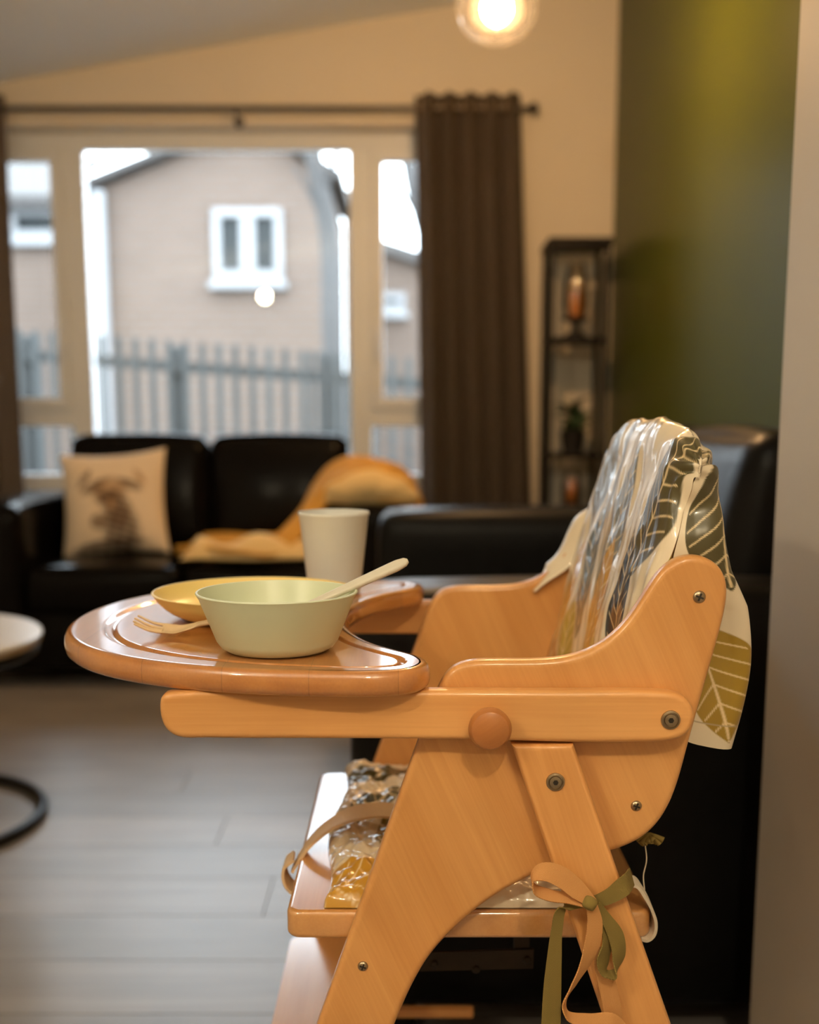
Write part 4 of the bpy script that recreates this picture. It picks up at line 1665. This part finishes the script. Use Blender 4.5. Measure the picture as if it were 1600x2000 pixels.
# olive tape across the leg and hanging down
ribbon('tie_tape', tp([(1234, 1712, .02), (1222, 1728, .0), (1195, 1748), (1165, 1760), (1140, 1762)]), [Vector((-.3, .1, 1))] * 5, [.016, .017, .014, .011, .008], .0012, 'tape_olive', cover)
ribbon('tie_tape', tp([(1150, 1762), (1122, 1763), (1098, 1775), (1088, 1815), (1083, 1870), (1079, 1930), (1076, 2010), (1074, 2080)], -.006),
       [Vector((0, .3, 1)), Vector((.5, .2, 1)), Vector((1, .4, .4))] + [Vector((1, .12, .03))] * 5, [.009, .011, .010, .010, .013, .016, .0175, .0175], .0012, 'tape_olive', cover)
ribbon('tie_tape', tp([(1166, 1768), (1184, 1795), (1204, 1830), (1209, 1870), (1200, 1902), (1184, 1900), (1178, 1875), (1188, 1840), (1180, 1800)], -.007),
       [Vector((.6, .5, .3)), Vector((.8, .5, -.2)), Vector((.9, .4, 0)), Vector((.8, .6, .1)), Vector((.3, 1, .4)), Vector((.5, .8, -.1)), Vector((.8, .5, .1)), Vector((.8, .5, .1)), Vector((.8, .5, 0))],
       [.009, .012, .015, .015, .014, .013, .014, .013, .008], .0012, 'tape_olive', cover)
# orange tape: loop to the left and long loop hanging down
ribbon('tie_tape', tp([(1160, 1765), (1128, 1738), (1095, 1712), (1062, 1703), (1040, 1716), (1045, 1736), (1072, 1748), (1110, 1755), (1148, 1766)], -.010),
       [Vector((.4, .6, .8)), Vector((.4, .5, .9)), Vector((.2, .45, 1)), Vector((-.3, .6, .9)), Vector((0, 1, .2)), Vector((0, .9, .5)), Vector((.1, .8, .6)), Vector((.1, .8, .6)), Vector((.1, .8, .6))],
       [.009, .017, .018, .016, .013, .012, .012, .010, .008], .0012, 'tape_orange', cover)
ribbon('tie_tape', tp([(1156, 1768), (1162, 1800), (1158, 1840), (1142, 1885), (1120, 1925), (1102, 1962), (1110, 1984), (1150, 1993), (1196, 1994), (1215, 2012)], -.012),
       [Vector((1, .3, 0)), Vector((1, .2, 0)), Vector((1, .3, .2)), Vector((.9, .5, .3)), Vector((.8, .8, .3)), Vector((.5, 1, .3)), Vector((.0, 1, .6)), Vector((-.1, .6, 1)), Vector((-.1, .5, 1)), Vector((.3, .5, 1))],
       [.010, .0135, .0150, .0125, .010, .009, .010, .012, .013, .013], .0012, 'tape_orange', cover)
ribbon('tie_tape', tp([(1168, 1850), (1178, 1890), (1188, 1930), (1196, 1970), (1200, 2010)], -.002), [Vector((1, .1, .2))] * 5, [.010, .015, .016, .016, .016], .0012, 'tape_orange', cover)
b = bm_cushion(.012, .009, .010, .003, (0, .002, .001), 4)
kq = P(1152, 1764, YT - .013)
obj('tie_knot', xf(b, at(*kq) @ Matrix.Rotation(.5, 4, 'Y')), 'tape_olive', cover, smooth=80)

# safety strap lying on the seat and curling round its back corner
sb = [P(940, 1765, 1.060), P(1000, 1757, 1.055), P(1060, 1752, 1.052), P(1110, 1748, 1.050)]
ribbon('seat_strap', sb, [Vector((0, .5, 1))] * 4, .012, .0025, 'strap_white', hc)
c0 = P(1228, 1722, 1.050)
curl = [(1224, 1722), (1240, 1722), (1256, 1742), (1270, 1768), (1278, 1795), (1274, 1818), (1262, 1828), (1250, 1826)]
ribbon('strap_end', [P(u, v, 1.050) for u, v in curl], [Vector((0, 1, .1))] * 8, [.018, .020, .022, .020, .018, .018, .018, .018], .0028, 'strap_white', hc)
# frayed tassel behind the panel
b = bmesh.new()
t0 = P(1268, 1628, 1.06)
rnd = random.Random(9)
for k in range(9):
    q = P(1246 + k * 6.2, 1646 + rnd.uniform(-6, 4), 1.058 + rnd.uniform(-.004, .006))
    bm_tube(catmull([t0, (t0 + q) / 2 + Vector((rnd.uniform(-.002, .002), 0, 0)), q], 4), .002, 6, b, radii=[.0015 + .00022 * j for j in range(9)])
obj('frayed_tassel', b, 'tape_olive', cover, smooth=60)
obj('loose_thread', bm_tube(catmull([P(1260, 1648, 1.06), P(1263, 1680, 1.06), P(1257, 1710, 1.06), P(1259, 1738, 1.06)], 6), .0006, 6), 'strap_white', cover)


# ================================================================== TABLEWARE ON THE TRAY
def bowl(name, label, cat, x, y, z, prof, mat):
    o = obj(name, xf(bm_lathe(prof, 96), at(x, y, z)), mat, None, smooth=50)
    tag(o, label, cat)
    return o


gx, gy = P(541, 1161, 1.075).x, 1.075
zr = ZT - .0004
RB, HB = .0735, .0545
bowl('bowl', 'pale green plastic bowl with a spoon in it at the front of the tray', 'bowl', gx, gy, zr,
     [(0, 0), (.040, 0), (.046, .0012), (.0515, .0045), (.0555, .010), (RB - .003, HB - .006), (RB, HB - .001), (RB - .0006, HB), (RB - .0022, HB), (RB - .0032, HB - .002),
      (RB - .006, HB - .010), (.0535, .011), (.049, .0060), (.043, .0038), (0, .0036)], 'bowl_green')
bx, by = P(497, 1160, 1.255).x, 1.258
RY, HY = .108, .0285
bowl('plate', 'shallow yellow plastic bowl behind the green bowl on the tray', 'bowl', bx, by, zr,
     [(0, 0), (.058, 0), (.068, .0008), (.079, .0034), (.089, .0080), (.0970, .0140), (.1030, .0205), (RY - .0008, HY - .0012), (RY, HY - .0006), (RY - .0006, HY), (RY - .0022, HY),
      (RY - .0040, HY - .003), (.1000, .0210), (.0945, .0150), (.087, .0100), (.078, .0062), (.067, .0038), (0, .003)], 'bowl_yellow').name = 'shallow_bowl'
cx_, cy_ = P(652, 998, 1.43).x, 1.43
RC = 70 / FPX * 1.42
HC = P(652, 998, 1.43).z - ZT
bowl('cup', 'pale grey plastic cup standing at the back of the tray', 'cup', cx_, cy_, zr,
     [(0, .002), (RC * .66, 0), (RC * .72, .001), (RC * .745, .006), (RC * .97, HC - .006), (RC * .985, HC - .005), (RC, HC - .0035), (RC, HC - .001), (RC - .001, HC),
      (RC - .0022, HC), (RC - .003, HC - .006), (RC * .69, .006), (0, .004)], 'cup_grey')


def utensil(name, label, cat, path, widths, thicks, mat, wdir=Vector((0, 1, 0)), cup=None, tines=False):
    pts = catmull(path, 10)
    n = len(pts)
    ww = [v.x for v in catmull([Vector((q, 0, 0)) for q in widths], 10)]
    tt = [v.x for v in catmull([Vector((q, 0, 0)) for q in thicks], 10)]
    cc = [v.x for v in catmull([Vector((q, 0, 0)) for q in (cup or [0] * len(path))], 10)]
    bm = bmesh.new()
    K = 12
    rows = []
    for i, p in enumerate(pts):
        t = (pts[min(i + 1, n - 1)] - pts[max(i - 1, 0)]).normalized()
        w = (wdir - t * wdir.dot(t)).normalized()
        nn = w.cross(t).normalized()
        if nn.z < 0:
            nn = -nn
        row = []
        for k in range(2 * K):
            side = 1 if k < K else -1
            f = (k % K) / (K - 1) * 2 - 1
            if side < 0:
                f = -f
            hgt = side * tt[i] / 2 * math.sqrt(max(0, 1 - abs(f) ** 4)) + cc[i] * (f * f)
            row.append(bm.verts.new(p + w * f * ww[i] / 2 + nn * hgt))
        rows.append(row)
    for a, b in zip(rows, rows[1:]):
        for k in range(2 * K):
            bm.faces.new((a[k], a[(k + 1) % (2 * K)], b[(k + 1) % (2 * K)], b[k]))
    bm.faces.new(rows[0])
    bm.faces.new(rows[-1])
    bmesh.ops.remove_doubles(bm, verts=bm.verts[:], dist=1e-6)
    return bm


# spoon leaning in the green bowl
e1 = P(797, 1095, 1.088)
e0 = P(600, 1184, 1.088)
d = (e1 - e0)
tip = e0 + d * (-(e0.z - (ZT + .007)) / d.z)
sp_path = [e1, e1 - d * .03, e1 - d * .12, e1 - d * .4, e0, tip + d * .28, tip + d * .16, tip + Vector((-.004, 0, .001)), tip + Vector((-.016, 0, .006))]
o = obj('spoon', utensil('spoon', '', '', sp_path, [.004, .0095, .0125, .0115, .0085, .010, .026, .028, .010], [.003, .005, .006, .0055, .005, .004, .003, .003, .002], 'spoon_cream',
                         Vector((-.25, .78, .60)), cup=[0, 0, 0, 0, 0, .001, .006, .006, .002]), 'spoon_cream', None, 60)
tag(o, 'cream plastic spoon with its handle sticking up out of the green bowl', 'spoon')

# fork lying between the two bowls
fy = 1.146


def F(u, v, yy):
    return P(u, v, yy)


zt_ = ZT
nk = F(395, 1236, fy)
low = F(345, 1243, fy - .004)
fpath = [Vector((-.115, fy + .001, zt_ + .012)), Vector((-.150, fy + .001, zt_ + .0135)), Vector((nk.x, fy, zt_ + .0115)), Vector((nk.x - .012, fy - .001, zt_ + .0075)),
         Vector((low.x, fy - .003, zt_ + .0040)), Vector((F(318, 1240, fy).x, fy - .004, zt_ + .0052))]
ub = utensil('fork', '', '', fpath, [.009, .009, .0085, .014, .021, .022], [.004, .004, .004, .0032, .003, .003], 'fork_beige', Vector((0, 1, .26)), cup=[0, 0, 0, .001, .003, .003])
frk = thing('fork', 'beige plastic fork lying between the two bowls on the tray', 'fork', (low.x, fy, zt_))
obj('handle', ub, 'fork_beige', frk, 60)
for k in range(4):
    yy = fy - .004 + (k - 1.5) * .0056
    a = Vector((F(321, 1240, fy).x, yy, zt_ + .0052 + abs(k - 1.5) * .0012 + (k - 1.5) * .0013))
    c = Vector((F(262, 1219, fy).x + abs(k - 1.5) * .002, fy - .004 + (k - 1.5) * .0060, zt_ + .0160 + (k - 1.5) * .0017))
    m_ = (a + c) / 2 + Vector((0, 0, -.0018))
    obj('tine', bm_tube(catmull([a, m_, c], 6), .0016, 8, radii=[.0018 - .00006 * j for j in range(13)]), 'fork_beige', frk, 60)
